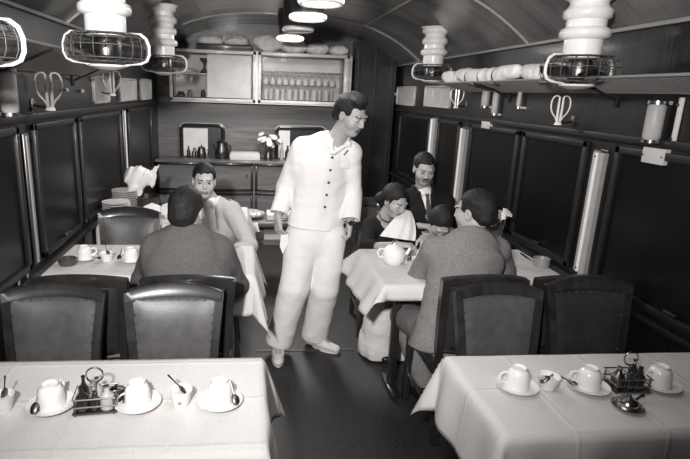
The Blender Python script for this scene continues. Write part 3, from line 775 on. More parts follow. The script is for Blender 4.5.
# things behind the left pane
def lathed(name, label, cat, loc, prof, m, extra=None, part='vessel', group=None, rotz=0):
    t = thing(name, label, cat, loc, rotz, group); b = NB(); lathe(b, prof, 24); obj(part, b, M[m], t)
    if extra: extra(t)
    return t
lathed('cake_stand', 'dark hourglass-shaped stand on the cabinet shelf behind the left pane', 'stand', (-.50, YC+.10, cz+.307), [(0, 0), (.05, 0), (.045, .02), (.012, .06), (.012, .10), (.05, .15), (.055, .165), (0, .165)], 'plastic_k', part='stand_body')
for i, (x, hh, r, mm, lab) in enumerate(((-.77, .07, .05, 'steel_d', 'small dull tin at the left end of the cabinet floor'), (-.67, .09, .028, 'mesh_m', 'small grey jar beside the dull tin, cabinet floor'),
        (-.52, .10, .024, 'plastic_k', 'first dark bottle from the left on the cabinet floor'), (-.44, .10, .024, 'plastic_k', 'second dark bottle from the left on the cabinet floor'))):
    cap = lambda t, r=r, hh=hh: obj('lid', lathe(NB(), [(0, hh), (r*.7, hh), (r*.7, hh+.018), (0, hh+.018)], 16), M['steel_d'], t)
    lathed('jar', lab, 'jar', (x, YC+.10, cz+.0125), [(0, 0), (r, 0), (r, hh*.8), (r*.6, hh), (0, hh)], mm, cap)
lathed('bowl', 'pale bowl on the cabinet shelf left of the hourglass stand', 'bowl', (-.70, YC+.10, cz+.307), [(0, 0), (.03, 0), (.08, .045), (.075, .045), (.025, .008), (0, .008)], 'china', part='bowl_shell')
# luggage on top of the cabinet
def lump(name, label, cat, p, r, m, seed, h=.012, part='bundle_cloth', n=4):
    p = V3(p); r = V3(r); t = thing(name, label, cat, p); F = Field(p-r*1.3-.03, p+r*[1.3, 1.3, 2.4]+.03, h); rs = np.random.RandomState(seed)
    F.ell(p+[0, 0, r[2]], r, k=.03)
    for i in range(n): F.ell(p+[0, 0, r[2]]+rs.uniform(-.6, .6, 3)*r*[1, 1, .5], r*rs.uniform(.35, .6, 3), k=.03)
    F.warp(r.min()*.09, 3/r.min(), seed)
    sl, P = F.win(F.lo, F.lo+F.n*F.h, 0); F.D[sl] = np.maximum(F.D[sl], p[2]+.002-P[..., 2])
    me, _, _ = F.mesh(part, p); obj(part, me, M[m], t); return t
zt = cz+H+.0235
t = thing('tray', 'dark flat tray on the cabinet top, left, holding pale bundles', 'tray', (-.27, YC+.12, zt)); b = NB(); box(b, (0, 0, .012), (.62, .26, .024), bev=.006); obj('tray_base', b, M['wood_k'], t)
b = NB()
for e in (-1, 1): box(b, (0, e*.125, .04), (.62, .012, .05), bev=.003); box(b, (e*.304, 0, .04), (.012, .26, .05), bev=.003)
obj('tray_rim', b, M['wood_k'], t)
lump('cloth_bundle', 'pale bundle on the left half of the dark tray', 'bundle', (-.41, YC+.12, zt+.024), (.13, .1, .07), 'bundle', 1)
lump('cloth_bundle', 'pale bundle on the right half of the dark tray', 'bundle', (-.13, YC+.12, zt+.024), (.14, .1, .08), 'bundle', 2)
for x, w, hh, lab in ((.22, .17, .10, 'large pale sack on the cabinet top, just right of the dark tray'), (.52, .16, .08, 'pale sack in the middle of the cabinet top'),
                 (.80, .14, .065, 'pale sack on the cabinet top, second from its right end'), (1.06, .12, .06, 'pale sack at the right end of the cabinet top')):
    lump('sack', lab, 'sack', (x, YC+.13, zt), (w, .12, hh), 'bundle', int(x*100))

# counter shelf and cupboards
CZ = .885
b = NB(); box(b, (.10, 0, 0), (2.3, .36, .03), bev=.005)
t = thing('sideboard', 'long dark wooden sideboard with cupboards under the hatches', 'sideboard', (0, YB-.19, 0)); 
b = NB(); box(b, (.10, 0, CZ-.015), (2.34, .37, .03), bev=.006); obj('worktop', b, M['wood_h'], t)
b = NB(); box(b, (.10, .03, CZ/2), (2.28, .30, CZ-.04)); obj('carcass', b, M['wood_h'], t, smooth=False)
for i in range(4):
    x = -.78+.575*i; f = NB(); rframe(f, x-.275, x+.275, .52, .85, .028, .022, y=-.13); dd = obj('door_frame', f, M['wood_c'], t)
    f = NB(); box(f, (x, -.126, .685), (.50, .008, .28)); obj('door_panel', f, M['wood_h'], dd)
    f = NB(); lathe_dir(f, (x+.2, -.145, .72), (0, -1, 0), .012, .02); obj('knob', f, M['steel_d'], dd)
    f = NB(); rframe(f, x-.275, x+.275, .05, .50, .028, .022, y=-.13); dd = obj('door_frame', f, M['wood_c'], t)
    f = NB(); box(f, (x, -.126, .275), (.50, .008, .40)); obj('door_panel', f, M['wood_h'], dd)
# serving hatches
def hatch(x0, x1, z0, z1, label, dark):
    t = thing('serving_hatch', label, 'hatch', ((x0+x1)/2, YB, z0)); w = x1-x0; h_ = z1-z0
    b = NB(); r = .06
    out = [(-w/2, 0, 0), (-w/2, 0, h_-r)]+[(-w/2+r-r*math.cos(a), 0, h_-r+r*math.sin(a)) for a in np.linspace(.2, PI/2, 6)]+[(w/2-r+r*math.sin(a), 0, h_-r+r*math.cos(a)) for a in np.linspace(0, PI/2-.2, 6)]+[(w/2, 0, h_-r), (w/2, 0, 0)]
    tube(b, [(p[0], -.025, p[2]) for p in out], .024, 8); obj('hatch_frame', b, M['wood_c'], t)
    b = NB(); tube(b, [(p[0]*1.06, -.03, p[2]*1.05) for p in out[2:-2]], .010, 8); obj('hatch_moulding', b, M['wood_l'], t)
    b = NB(); box(b, (0, -.008, h_/2), (w-.02, .012, h_-.02)); obj('hatch_back', b, M['plastic_k'], t)
    b = NB(); box(b, (-w*.5+w*dark/2, -.020, h_/2-.015), (w*dark-.03, .012, h_-.05)); obj('sliding_shutter', b, M['cab_in'], t)
hatch(-.80, -.30, CZ, 1.27, 'arched serving hatch left of the flowers, its pale shutter half shut', .66)
hatch(.36, .95, CZ, 1.27, 'arched serving hatch right of the flowers, half hidden by the steward', .30)
def bottle(name, label, x, y, z, r, hh, m, capm='steel_d', cat='bottle'):
    return lathed(name, label, cat, (x, y, z), [(0, 0), (r, 0), (r*1.02, hh*.55), (r*.4, hh*.75), (r*.35, hh*.95), (0, hh*.95)], m, lambda t: obj('stopper', lathe(NB(), [(0, hh*.93), (r*.42, hh*.93), (r*.42, hh), (0, hh)], 12), M[capm], t), part='bottle_body')
def jug(label, x, y, z, s, m, rotz=0, name='jug'):
    def ex(t):
        b = NB(); tube(b, [(.05*s, 0, .12*s), (.085*s, 0, .115*s), (.095*s, 0, .08*s), (.08*s, 0, .045*s), (.055*s, 0, .035*s)], .007*s, 8); obj('handle', b, M[m], t)
        b = NB(); tube(b, [(-.05*s, 0, .07*s), (-.075*s, 0, .10*s), (-.09*s, 0, .135*s)], [.014*s, .01*s, .008*s], 8); obj('spout', b, M[m], t)
        b = NB(); lathe(b, [(.05*s, .145*s), (.03*s, .16*s), (.008*s, .165*s), (.012*s, .18*s), (0, .185*s)], 20); obj('lid', b, M[m], t)
    return lathed(name, label, 'jug', (x, y, z), [(0, 0), (.05*s, 0), (.065*s, .04*s), (.064*s, .08*s), (.05*s, .12*s), (.052*s, .147*s), (0, .147*s)], m, ex, part='jug_body', rotz=rotz)
ys_ = YB-.12
bottle('bottle', 'small dark bottle, leftmost on the sideboard in front of the pale shutter', -.71, ys_, CZ, .022, .14, 'plastic_k')
bottle('bottle', 'small grey bottle between dark bottle and plated jug on the sideboard', -.645, ys_, CZ, .025, .12, 'steel_d')
jug('plated jug in front of the pale hatch shutter', -.555, ys_, CZ, .85, 'steel_d')
jug('tall dark plated coffee pot at the right edge of the left hatch', -.31, YB-.17, CZ, 1.35, 'steel_d', .6, 'coffee_pot')
t = thing('linen_box', 'flat white box on the sideboard between hatch and flowers', 'box', (-.03, YB-.17, CZ)); b = NB(); box(b, (0, 0, .035), (.36, .2, .07), bev=.006); obj('box_body', b, M['cloth'], t); b = NB(); box(b, (0, 0, .078), (.34, .19, .018), bev=.004); obj('box_lid', b, M['paper'], t)
t = lathed('flower_vase', 'glass vase of mixed pale flowers on the sideboard', 'vase', (.25, YB-.2, CZ), [(0, 0), (.045, 0), (.05, .05), (.035, .09), (.05, .12), (.044, .12), (.03, .09), (0, .02)], 'steel_d', part='vase_body')
def bouquet(t, n, R, z0, seed, lean=(0, 0), fr=.022):
    rs = random.Random(seed)
    for i in range(n):
        a = rs.random()*6.28; r = R*math.sqrt(rs.random()); p = Vector((r*math.cos(a)+lean[0], r*math.sin(a)*.7+lean[1], z0+rs.random()*R*.9))
        b = NB(); tube(b, [(p.x*.15, p.y*.15, .05), (p.x*.6, p.y*.6, p.z*.6), p], .003, 5); s = obj('stem', b, M['leaf'], t)
        b = NB()
        nn = (p-Vector((lean[0], lean[1], z0-R*.6))+Vector((0, -R*.8, 0))).normalized(); RR = nn.to_track_quat('Z', 'Y').to_matrix()
        for k_ in range(9):
            q = 2*PI*k_/8; u = Vector((math.cos(q), math.sin(q), .25)) if k_ < 8 else Vector((0, 0, .3)); e = bmesh.new(); bmesh.ops.create_uvsphere(e, u_segments=8, v_segments=5, radius=1)
            bmesh.ops.scale(e, verts=e.verts, vec=(fr*.55, fr*.38, fr*.2)); bmesh.ops.rotate(e, verts=e.verts, matrix=Matrix.Rotation(q, 3, 'Z')); bmesh.ops.translate(e, verts=e.verts, vec=u*fr*.6)
            bmesh.ops.transform(e, matrix=Matrix.Translation(p) @ RR.to_4x4(), verts=e.verts)
            me = bpy.data.meshes.new('t'); e.to_mesh(me); e.free(); b.from_mesh(me); bpy.data.meshes.remove(me)
        obj('flower', b, M['petal' if rs.random() < .65 else 'leaf'], t)
bouquet(t, 18, .15, .17, 4, fr=.036)
for i, (x, r, hh, mm, lab) in enumerate(((.42, .02, .2, 'frost', 'slim pale bottle at the left of the right hatch'), (.49, .03, .17, 'plastic_k', 'dark bottle beside the slim pale one, right hatch'), (.57, .022, .2, 'frost', 'slim pale bottle right of the dark one, right hatch'), (.65, .03, .16, 'plastic_k', 'dark bottle at the right hatch nearest the steward'))):
    bottle('bottle', lab, x, YB-.12, CZ, r, hh, mm)
# dark partition left of the sideboard and panelled partition right of it
b = NB(); box(b, (1.50, YB-.12, 1.15), (.50, .22, 2.3)); 
for x in (1.30, 1.5, 1.7): box(b, (x, YB-.235, 1.15), (.03, .012, 2.2), bev=.003)
k += 1; struct('trim_%d' % k, b, M['wood_v'], smooth=False)
# ------------------------------------------------------------------ tables, cloths, chairs
TZ = .745
def table(x0, x1, y0, y1, label, aisle, ly=0):
    cx, cy = (x0+x1)/2, (y0+y1)/2
    t = thing('dining_table', label, 'table', (cx, cy, 0)); w, d = x1-x0, y1-y0
    b = NB(); box(b, (0, 0, TZ-.018), (w, d, .03), bev=.006); obj('tabletop', b, M['chair_wood' if 0 else 'wood_c'], t)
    lx = (w/2-.13)*aisle
    b = NB(); box(b, (lx, ly, .37), (.046, .052, .68), bev=.008); obj('leg', b, M['wood_k'], t)
    b = NB(); box(b, (lx, ly, .022), (.058, .24, .04), bev=.012); obj('foot', b, M['wood_k'], t)
    b = NB(); box(b, (-(w/2-.03)*aisle, 0, .66), (.05, d*.8, .09), bev=.006); box(b, (0, 0, .695), (w*.9, .06, .03)); obj('wall_bracket', b, M['wood_k'], t)
    return t
def tablecloth(label, x0, x1, y0, y1, over, flare, corner, z=TZ+.002, seed=1, group=None):
    """over/flare: dict of l r n f (left right near far) drop and outward lean; corner: dict 'rn' etc -> extra lean"""
    cx, cy = (x0+x1)/2, (y0+y1)/2; t_loc = (cx, cy, z); rs = np.random.RandomState(seed)
    hw, hd = (x1-x0)/2+.004, (y1-y0)/2+.004; st = .02
    U = np.arange(-hw-over['l'], hw+over['r']+st*.5, st); Vv = np.arange(-hd-over['n'], hd+over['f']+st*.5, st)
    b = NB(); G = []
    ph = rs.rand(8)*6.28
    for u in U:
        row = []
        for v in Vv:
            ex = max(abs(u)-hw, 0); ey = max(abs(v)-hd, 0); sx = 1 if u > 0 else -1; sy = 1 if v > 0 else -1
            kx, ky = ('r' if sx > 0 else 'l'), ('f' if sy > 0 else 'n')
            x = max(-hw, min(hw, u)); y = max(-hd, min(hd, v)); dz = 0
            if ex or ey:
                D = math.hypot(ex, ey); c = min(ex, ey)/(D+1e-6)*1.41
                fl = (flare[kx]*ex+flare[ky]*ey)/(ex+ey)*(1-c)+corner.get(kx+ky, .45)*c
                rr = .012; out = rr*(1-math.exp(-D/rr))+fl*max(0, D-.01)
                s_ = u if ey > ex else v
                fold = (.35*math.sin(s_*17+ph[0])+.25*math.sin(s_*31+ph[1]))*min(1, D/.15)*.028*(1-c)
                ex_, ey_ = ex/D, ey/D
                x += sx*ex_*(out+fold*ex_)+0; y += sy*ey_*(out+fold*ey_); dz = -math.sqrt(max(D*D-(fl*D)**2, 0))+.003
            else:
                dz = .0015*math.sin(u*23+ph[2])*math.sin(v*19+ph[3])
            row.append(b.verts.new((x, y, dz)))
        G.append(row)
    for a_, c_ in zip(G, G[1:]):
        for i in range(len(a_)-1): b.faces.new((a_[i], c_[i], c_[i+1], a_[i+1]))
    o = obj('tablecloth', b, M['cloth'], None, label, 'tablecloth', group, loc=t_loc, auto=80)
    for f in o.data.polygons: pass
    md = o.modifiers.new('s', 'SOLIDIFY'); md.thickness = .003; md.offset = 1
    return o
F0 = dict(l=.04, r=.10, n=.05, f=.10)
table(-1.06, .045, 1.25, 1.75, 'nearest left dining table, under the cloth with the three cups', 1)
tablecloth('white tablecloth on the nearest left table, hanging to its lower right', -1.06, .052, 1.24, 1.756, dict(l=0.0, r=.26, n=.33, f=.24), dict(l=.0, r=.12, n=.02, f=.12), dict(rf=.40, rn=.2))
table(.77, 1.78, 1.285, 1.742, 'nearest right dining table, under the cloth with cups and open jar', -1)
tablecloth('white tablecloth on the nearest right table with a stiff corner pointing left', .762, 1.78, 1.278, 1.748, dict(l=.24, r=0.0, n=.33, f=.24), dict(l=.10, r=0, n=.03, f=.12), dict(lf=.34, ln=.22), seed=4)
table(-1.06, .02, 2.67, 3.20, 'left dining table in front of the man in a dark jacket', 1)
tablecloth('white tablecloth of the man in a dark jacket, its corner hanging in the aisle', -1.06, .03, 2.655, 3.21, dict(l=0.0, r=.27, n=.22, f=.2), dict(l=.0, r=.22, n=.05, f=.1), dict(rn=.35, rf=.40), seed=7)
table(.73, 1.78, 2.52, 3.14, 'right dining table shared by the woman and the men', -1, -.09)
tablecloth('white tablecloth on the table of the woman, rumpled and hanging far into the aisle', .72, 1.78, 2.505, 3.15, dict(l=.19, r=0.0, n=.08, f=.20), dict(l=.50, r=0, n=.10, f=.2), dict(lf=.75, ln=.78), seed=9)
table(-1.06, -.02, 3.76, 4.32, 'left dining table holding the stacked plates', 1)
tablecloth('white tablecloth under the stacked plates', -1.06, -.01, 3.745, 4.335, dict(l=0.0, r=.24, n=.2, f=.2), dict(l=.0, r=.25, n=.05, f=.1), dict(rn=.35, rf=.40), seed=11)

def chair_parts(t, leather):
    W, Dp = .375, .42
    # origin: floor under the seat centre, person faces +y, backrest at -y
    b = NB(); box(b, (0, 0, .445), (W, Dp-.02, .06), bev=.022, seg=3); obj('seat', b, M[leather], t)
    b = NB(); rframe(b, -W/2, W/2, 0, Dp, .03, .05); bmesh.ops.rotate(b, verts=b.verts, matrix=Matrix.Rotation(PI/2, 3, 'X')); bmesh.ops.translate(b, verts=b.verts, vec=(0, Dp/2, .40)); obj('seat_frame', b, M['wood_c'], t)
    for s in (-1, 1):
        b = NB(); box(b, (s*(W/2-.02), Dp/2-.03, .20), (.038, .042, .40), bev=.005); obj('leg', b, M['wood_c'], t)
        b = NB(); tb = [(s*(W/2-.045), -Dp/2+.0-.03, 0), (s*(W/2-.04), -Dp/2+.01, .22), (s*(W/2-.035), -Dp/2+.015, .44), (s*(W/2-.016), -Dp/2-.02, .68), (s*(W/2+.002), -Dp/2-.065, .873)]
        for i in range(4):
            p, q = Vector(tb[i]), Vector(tb[i+1]); w0 = .017
            vs = []
            for c in (p, q): vs += [b.verts.new(c+Vector((dx*w0, dy*w0*1.15, 0))) for dx, dy in ((-1, -1), (1, -1), (1, 1), (-1, 1))]
            for f in ((3, 2, 1, 0), (4, 5, 6, 7), (0, 1, 5, 4), (1, 2, 6, 5), (2, 3, 7, 6), (3, 0, 4, 7)): b.faces.new([vs[j] for j in f])
        obj('leg', b, M['wood_c'], t)
    def bp(u, z, o=0):       # surface of the curved, raked back
        x = u*(W/2-.038+(z-.5)*.095); rake = -Dp/2+.015-max(0, z-.44)**1.5*.26
        return Vector((x, rake-.028*(1-u*u)+o, z))
    b = NB(); n = 16                                                      # crest rail, gently arched
    R = []
    for i in range(n+1):
        u = -1.08+2.16*i/n; zt = .876+.030*(1-u*u*.8); zb = .836+.016*(1-u*u*.8)
        R.append([b.verts.new(bp(u, zz, o)) for zz, o in ((zb, .018), (zt-.006, .018), (zt, .008), (zt, -.008), (zt-.006, -.018), (zb, -.018))])
    for a_, c_ in zip(R, R[1:]):
        for j in range(6): b.faces.new((a_[j], a_[(j+1) % 6], c_[(j+1) % 6], c_[j]))
    b.faces.new(R[0]); b.faces.new(R[-1][::-1]); obj('crest_rail', b, M['wood_c'], t, auto=50)
    b = NB(); R = []; m_ = 14                                              # padded panel
    for side, o in ((1, 1), (-1, -1)):
        G = []
        for i in range(n+1):
            u = -.93+1.86*i/n; col = []
            for j in range(m_+1):
                z = .50+.352*j/m_; puff = (1-(2*i/n-1)**4)*(1-(2*j/m_-1)**4)*.022
                col.append(b.verts.new(bp(u, z, o*(.006+puff))))
            G.append(col)
        for a_, c_ in zip(G, G[1:]):
            for j in range(m_): b.faces.new((a_[j], c_[j], c_[j+1], a_[j+1]) if o < 0 else (a_[j], a_[j+1], c_[j+1], c_[j]))
        R.append(G)
    A_, B_ = R
    for i in range(n):
        for j in (0, m_): b.faces.new((A_[i][j], A_[i+1][j], B_[i+1][j], B_[i][j]))
    for j in range(m_):
        for i in (0, n): b.faces.new((A_[i][j], A_[i][j+1], B_[i][j+1], B_[i][j]))
    pd = obj('back_pad', b, M[leather], t, auto=70)
    b = NB()                                                               # brass nails round the pad
    L = [(-.90+1.8*i/9, .838) for i in range(10)]+[(s*.90, .52+.30*i/8) for s in (-1, 1) for i in range(8)]
    bmesh.ops.create_icosphere(b, subdivisions=2, radius=.0040); nl = None
    for u, z in L:
        if nl is None: nl = q = obj('nail', b, M['steel_d'], pd)
        else: q = nl.copy(); COL.objects.link(q); q.parent = pd
        q.location = bp(u, z, .014)
    b = NB(); G = [bp(-1, .49), bp(0, .49), bp(1, .49)]; tube(b, G, .016, 8); obj('back_rail', b, M['wood_c'], t)
    b = NB(); tube(b, [(-W/2+.02, .0, .16), (W/2-.02, 0, .16)], .011, 8)
    for s in (-1, 1): tube(b, [(s*(W/2-.02), Dp/2-.03, .16), (s*(W/2-.03), -Dp/2, .16)], .011, 8)
    obj('stretcher', b, M['wood_c'], t)
proto = thing('dining_chair', 'left padded chair facing the camera behind the nearest left table', 'chair', (-.785, 1.84, 0), PI)
chair_parts(proto, 'leather')
dark = thing('dining_chair', 'dark empty chair back to back with the leftmost padded chair', 'chair', (-.71, 2.46, 0), 0)
chair_parts(dark, 'leather_d'); dark.scale = (1, 1, 1.028)
G1 = None
dup(proto, (-.30, 1.84, 0), PI, 'right padded chair facing the camera behind the nearest left table')
dup(proto, (1.12, 1.84, 0), PI, 'left padded chair facing the camera behind the nearest right table')
dup(dark, (1.545, 1.84, 0), PI, 'dark padded chair facing the camera behind the nearest right table, beside the wall')
dup(dark, (-.25, 2.46, 0), 0, 'dark chair on which the man in a dark jacket sits')
dup(dark, (1.09, 2.46, 0), 0, 'dark chair on which the man in grey tweed sits')
dup(dark, (1.54, 2.46, 0), 0, 'dark empty chair beside the man in grey tweed, by the right wall')
dup(proto, (-.79, 3.30, 0), PI, 'chair with shiny rounded back in front of the stacked plates')
dup(dark, (-.30, 3.60, 0), PI, 'chair on which the man in a light sweater sits')
dup(dark, (.98, 3.62, 0), PI, 'chair on which the woman sits')
dup(dark, (1.42, 3.72, 0), PI, 'chair on which the man with a tie sits')

# ------------------------------------------------------------------ table ware
ZT = TZ+.0065
def saucer(label, x, y, z=ZT):
    t = thing('saucer', label, 'saucer', (x, y, z)); t.scale = (.9, .9, .9); b = NB()
    lathe(b, [(0, .004), (.028, .004), (.03, 0), (.034, 0), (.036, .005), (.060, .010), (.076, .018), (.078, .0205), (.074, .020), (.058, .013), (.034, .009), (0, .008)], 36); obj('saucer_dish', b, M['china'], t)
    return t
cup_src = None
def cup(label, x, y, rot=0, z=ZT, upright=False):
    """a cup turned upside down on its saucer, foot ring upwards"""
    t = thing('cup', label, 'cup', (x, y, z+.0088), rot); t.scale = (.9, .9, .98)
    pr = [(.0405, 0), (.0425, .002), (.042, .03), (.040, .052), (.034, .064), (.0265, .069), (.0265, .076), (.0235, .076), (.0225, .070), (0, .070)]
    ins = [(0, .065), (.030, .060), (.037, .05), (.039, .03), (.0405, 0)]
    b = NB(); lathe(b, (pr+ins) if not upright else [(r, .076-h_) for r, h_ in (pr+ins)][::-1], 32); obj('cup_bowl', b, M['china'], t)
    b = NB(); H_ = [(.040, .054), (.055, .058), (.068, .052), (.071, .036), (.062, .022), (.041, .016)]
    tube(b, [(p, 0, (q if not upright else .076-q)) for p, q in H_], .0048, 8); obj('handle', b, M['china'], t)
    return t
def spoon(label, p, q, m='steel_d', bowl_at='q', name='teaspoon'):
    p, q = Vector(p), Vector(q); t = thing(name, label, 'spoon', p); d = (q-p)
    b = NB(); tube(b, [Vector(), d*.25, d*.75], [.0032, .0024, .0018], 8); obj('spoon_handle', b, M[m], t)
    b = NB(); bmesh.ops.create_uvsphere(b, u_segments=14, v_segments=8, radius=1); bmesh.ops.scale(b, verts=b.verts, vec=(.0125, .019, .006))
    dd = d.normalized(); R_ = dd.to_track_quat('Y', 'Z').to_matrix(); bmesh.ops.rotate(b, verts=b.verts, matrix=R_); bmesh.ops.translate(b, verts=b.verts, vec=d*.9); obj('spoon_bowl', b, M[m], t)
    return t
def pot(label, x, y, z=ZT, r=.036, hh=.055, mark=True):
    def ex(t):
        if mark: b = NB(); lathe_dir(b, (0, -r*.80-.002, hh*.45), (0, -1, .25), .006, .003); obj('mark', b, M['mesh_m'], t)
        b = NB(); lathe(b, [(0, hh*.62), (r*.85, hh*.66), (r*.6, hh*.72), (0, hh*.75)], 20); obj('sugar', b, M['paper'], t)
    return lathed('sugar_pot', label, 'pot', (x, y, z), [(0, 0), (r*.62, 0), (r*.66, .004), (r*.97, hh*.95), (r, hh), (r*.93, hh), (r*.62, .008), (0, .008)], 'china', ex, part='pot_bowl')
def AT(px, py, z=ZT): return at(px, py, Z=z)
# nearest left table
for px, py, sx, hr, lab, slab in ((52, 408, 52, .3, 'upside-down cup on the nearest left table, left of the cruet stand', 'saucer under the upside-down cup left of the cruet stand'),
                     (138, 406, 138, .8, 'upside-down cup on the nearest left table, right of the cruet stand', 'saucer under the upside-down cup right of the cruet stand'),
                     (220, 404, 220, 1.2, 'upside-down cup nearest the aisle on the nearest left table', 'saucer under the upside-down cup nearest the aisle on the nearest left table')):
    p = AT(px, py); saucer(slab, p.x, p.y); cup(lab, p.x, p.y, 1.15+hr*.5)
def sp2(label, a_, b_, za, zb): spoon(label, at(*a_, Z=ZT+za), at(*b_, Z=ZT+zb))
sp2('dark teaspoon standing on the saucer left of the cruet stand', (39, 388), (34, 411), .072, .024)
sp2('teaspoon leaning on the cup nearest the aisle, handle up', (230, 381), (236, 402), .072, .024)
sp2('dark teaspoon on the saucer just right of the cruet stand', (132, 388), (122, 400), .030, .026)
p = AT(181, 405); pot('tapered white sugar pot with a small round mark, right half of the nearest left table', p.x, p.y); sp2('teaspoon slanting up out of the marked sugar pot', (168, 375), (184, 391), .105, .045)
p = AT(3, 411); pot('white sugar pot cut by the left edge of the photo', p.x, p.y, mark=False); sp2('teaspoon upright in the sugar pot at the left edge', (5, 376), (4, 395), .11, .045)
def cruet(px, py, label, rot, spec, stuff):
    p = AT(px, py); t = thing('cruet_stand', label, 'cruet stand', (p.x, p.y, ZT), rot)
    b = NB(); box(b, (0, 0, .008), (.125, .085, .006), bev=.002)
    for i in (-1, 1):
        for j in (-1, 1): tube(b, [(i*.055, j*.036, .0), (i*.055, j*.036, .055)], .003, 6)
    obj('stand_base', b, M['steel_d'], t)
    b = NB()
    for zz in (.03, .055): tube(b, [(-.06, -.04, zz), (.06, -.04, zz), (.06, .04, zz), (-.06, .04, zz)], .0026, 6, closed=True)
    tube(b, [(0, -.04, .055), (0, .04, .055)], .0026, 6); obj('wire_rails', b, M['steel'], t)
    b = NB(); tube(b, [(0, 0, .01), (0, 0, .09)], .003, 8); tube(b, arc((0, 0, .112), .024, -PI/2+.0, 1.5*PI, 20)[:-1], .0028, 8, closed=True); obj('carrying_ring', b, M['steel'], t)
    c, s = math.cos(rot), math.sin(rot)
    for (dx, dy, r, hh, m, cm, lab) in spec:
        bottle('cruet_bottle', lab, p.x+dx*c-dy*s, p.y+dx*s+dy*c, ZT+.0115, r, hh, m, cm)
    return t
cruet(97, 408, 'wire cruet stand with a ring handle on the nearest left table', .1,
      ((-.036, -.018, .019, .075, 'sauce', 'plastic_k', 'dark sauce bottle, front left in the left cruet stand'), (.0, .021, .015, .08, 'frost', 'steel', 'clear bottle at the back of the left cruet stand'),
       (.034, -.016, .020, .072, 'frost', 'steel', 'pale shaker with metal top, front right in the left cruet stand'), (-.038, .022, .014, .088, 'sauce', 'plastic_k', 'slim dark bottle at the back left of the left cruet stand'),
       (-.001, -.022, .013, .06, 'sauce', 'steel_d', 'small dark pot at the front middle of the left cruet stand')), None)
def lidded(px, py, label, s=1.0, m='steel'):
    p = AT(px, py); 
    def ex(t):
        b = NB(); lathe(b, [(.030*s, .022*s), (.027*s, .028*s), (.012*s, .033*s), (.005*s, .036*s), (.007*s, .044*s), (0, .046*s)], 24); obj('lid', b, M[m], t)
        b = NB(); tube(b, [(.03*s, 0, .02*s), (.05*s, 0, .028*s), (.066*s, 0, .03*s)], [.004*s, .004*s, .006*s], 8); obj('handle', b, M[m], t)
    return lathed('butter_dish', label, 'dish', (p.x, p.y, ZT), [(0, 0), (.022*s, 0), (.026*s, .004), (.044*s, .010*s), (.046*s, .012*s), (.032*s, .014*s), (.031*s, .022*s), (0, .022*s)], m, ex, part='dish_body', rotz=.3)
lidded(117, 395, 'small plated dish behind the left cruet stand', .8, 'steel_d')
# nearest right table
for px, py, r0, lab, slab in ((516, 389, PI, 'upside-down cup nearest the aisle on the nearest right table', 'saucer under the cup nearest the aisle on the nearest right table'),
                          (587, 389, PI*.95, 'upside-down cup in the middle of the nearest right table', 'saucer under the middle cup of the nearest right table'),
                          (657, 387, PI*1.05, 'upside-down cup right of the right cruet stand', 'saucer under the cup right of the right cruet stand')):
    p = AT(px, py); saucer(slab, p.x, p.y); cup(lab, p.x, p.y, r0)
p = AT(547, 388); pot('white sugar pot between two cups on the nearest right table', p.x, p.y, mark=False, r=.038, hh=.048)
sp2('dark teaspoon lying in the sugar pot of the nearest right table', (553, 374), (544, 380), .066, .045)
sp2('long spoon from the sugar pot to the middle cup on the nearest right table', (560, 376), (574, 383), .02, .024)
cruet(625, 388, 'wire cruet stand with a ring handle on the nearest right table', -.05,
      ((-.036, -.004, .021, .072, 'steel_d', 'steel', 'fat metal shaker at the left of the right cruet stand'), (.03, -.016, .018, .078, 'sauce', 'plastic_k', 'dark sauce bottle, front right in the right cruet stand'),
       (.034, .022, .014, .085, 'sauce', 'plastic_k', 'slim dark bottle at the back right of the right cruet stand'), (-.002, -.02, .012, .062, 'sauce', 'steel_d', 'small dark pot in the middle of the right cruet stand')), None)
lidded(627, 408, 'shiny lidded metal dish in front of the right cruet stand', 1.05)
# second left table
def sauc_cup(px, py, lab, slab, r0=0, up=False):
    p = AT(px, py); saucer(slab, p.x, p.y); cup(lab, p.x, p.y, r0, upright=up)
sauc_cup(85, 260, 'cup nearer the window on the table of the man in a dark jacket', 'saucer under the cup nearer the window on the second left table', .4)
p = AT(107, 261); pot('white pot right of the cup on the second left table', p.x, p.y, mark=False, r=.04, hh=.05)
sauc_cup(131, 262, 'cup half hidden by the left shoulder of the man in a dark jacket', 'saucer half hidden by the man in a dark jacket', 2.5)
p = AT(68, 264); lathed('ashtray', 'round dark ashtray on the second left table', 'ashtray', (p.x, p.y, ZT), [(0, 0), (.045, 0), (.05, .02), (.047, .034), (.040, .034), (.036, .012), (0, .010)], 'china_d', part='ashtray_bowl')
sp2('teaspoon standing in the white pot on the second left table', (105, 244), (108, 254), .10, .045)
sp2('dark spoon lying between cup and pot on the second left table', (93, 257), (101, 258), .02, .02)
sp2('dark teaspoon leaning on the cup beside the man in a dark jacket', (122, 249), (119, 258), .06, .024)
# second right table
def teapot(px, py, label):
    p = AT(px, py)
    def ex(t):
        b = NB(); tube(b, [(.055, 0, .085), (.085, 0, .088), (.098, 0, .065), (.085, 0, .04), (.06, 0, .032)], .0055, 8); obj('handle', b, M['china'], t)
        b = NB(); tube(b, [(-.055, 0, .045), (-.08, 0, .06), (-.095, 0, .092)], [.014, .010, .007], 10); obj('spout', b, M['china'], t)
        b = NB(); lathe(b, [(.042, .098), (.03, .108), (.008, .113), (.010, .122), (0, .126)], 24); obj('lid', b, M['china'], t)
    return lathed('teapot', label, 'teapot', (p.x, p.y, ZT), [(0, 0), (.045, 0), (.062, .02), (.07, .055), (.060, .085), (.043, .099), (0, .099)], 'china', ex, part='pot_body', rotz=PI)
teapot(393, 263, 'white teapot in front of the woman')
sauc_cup(422, 262, 'white cup between the teapot and the man in grey tweed', 'saucer under the cup beside the teapot', 1.2)
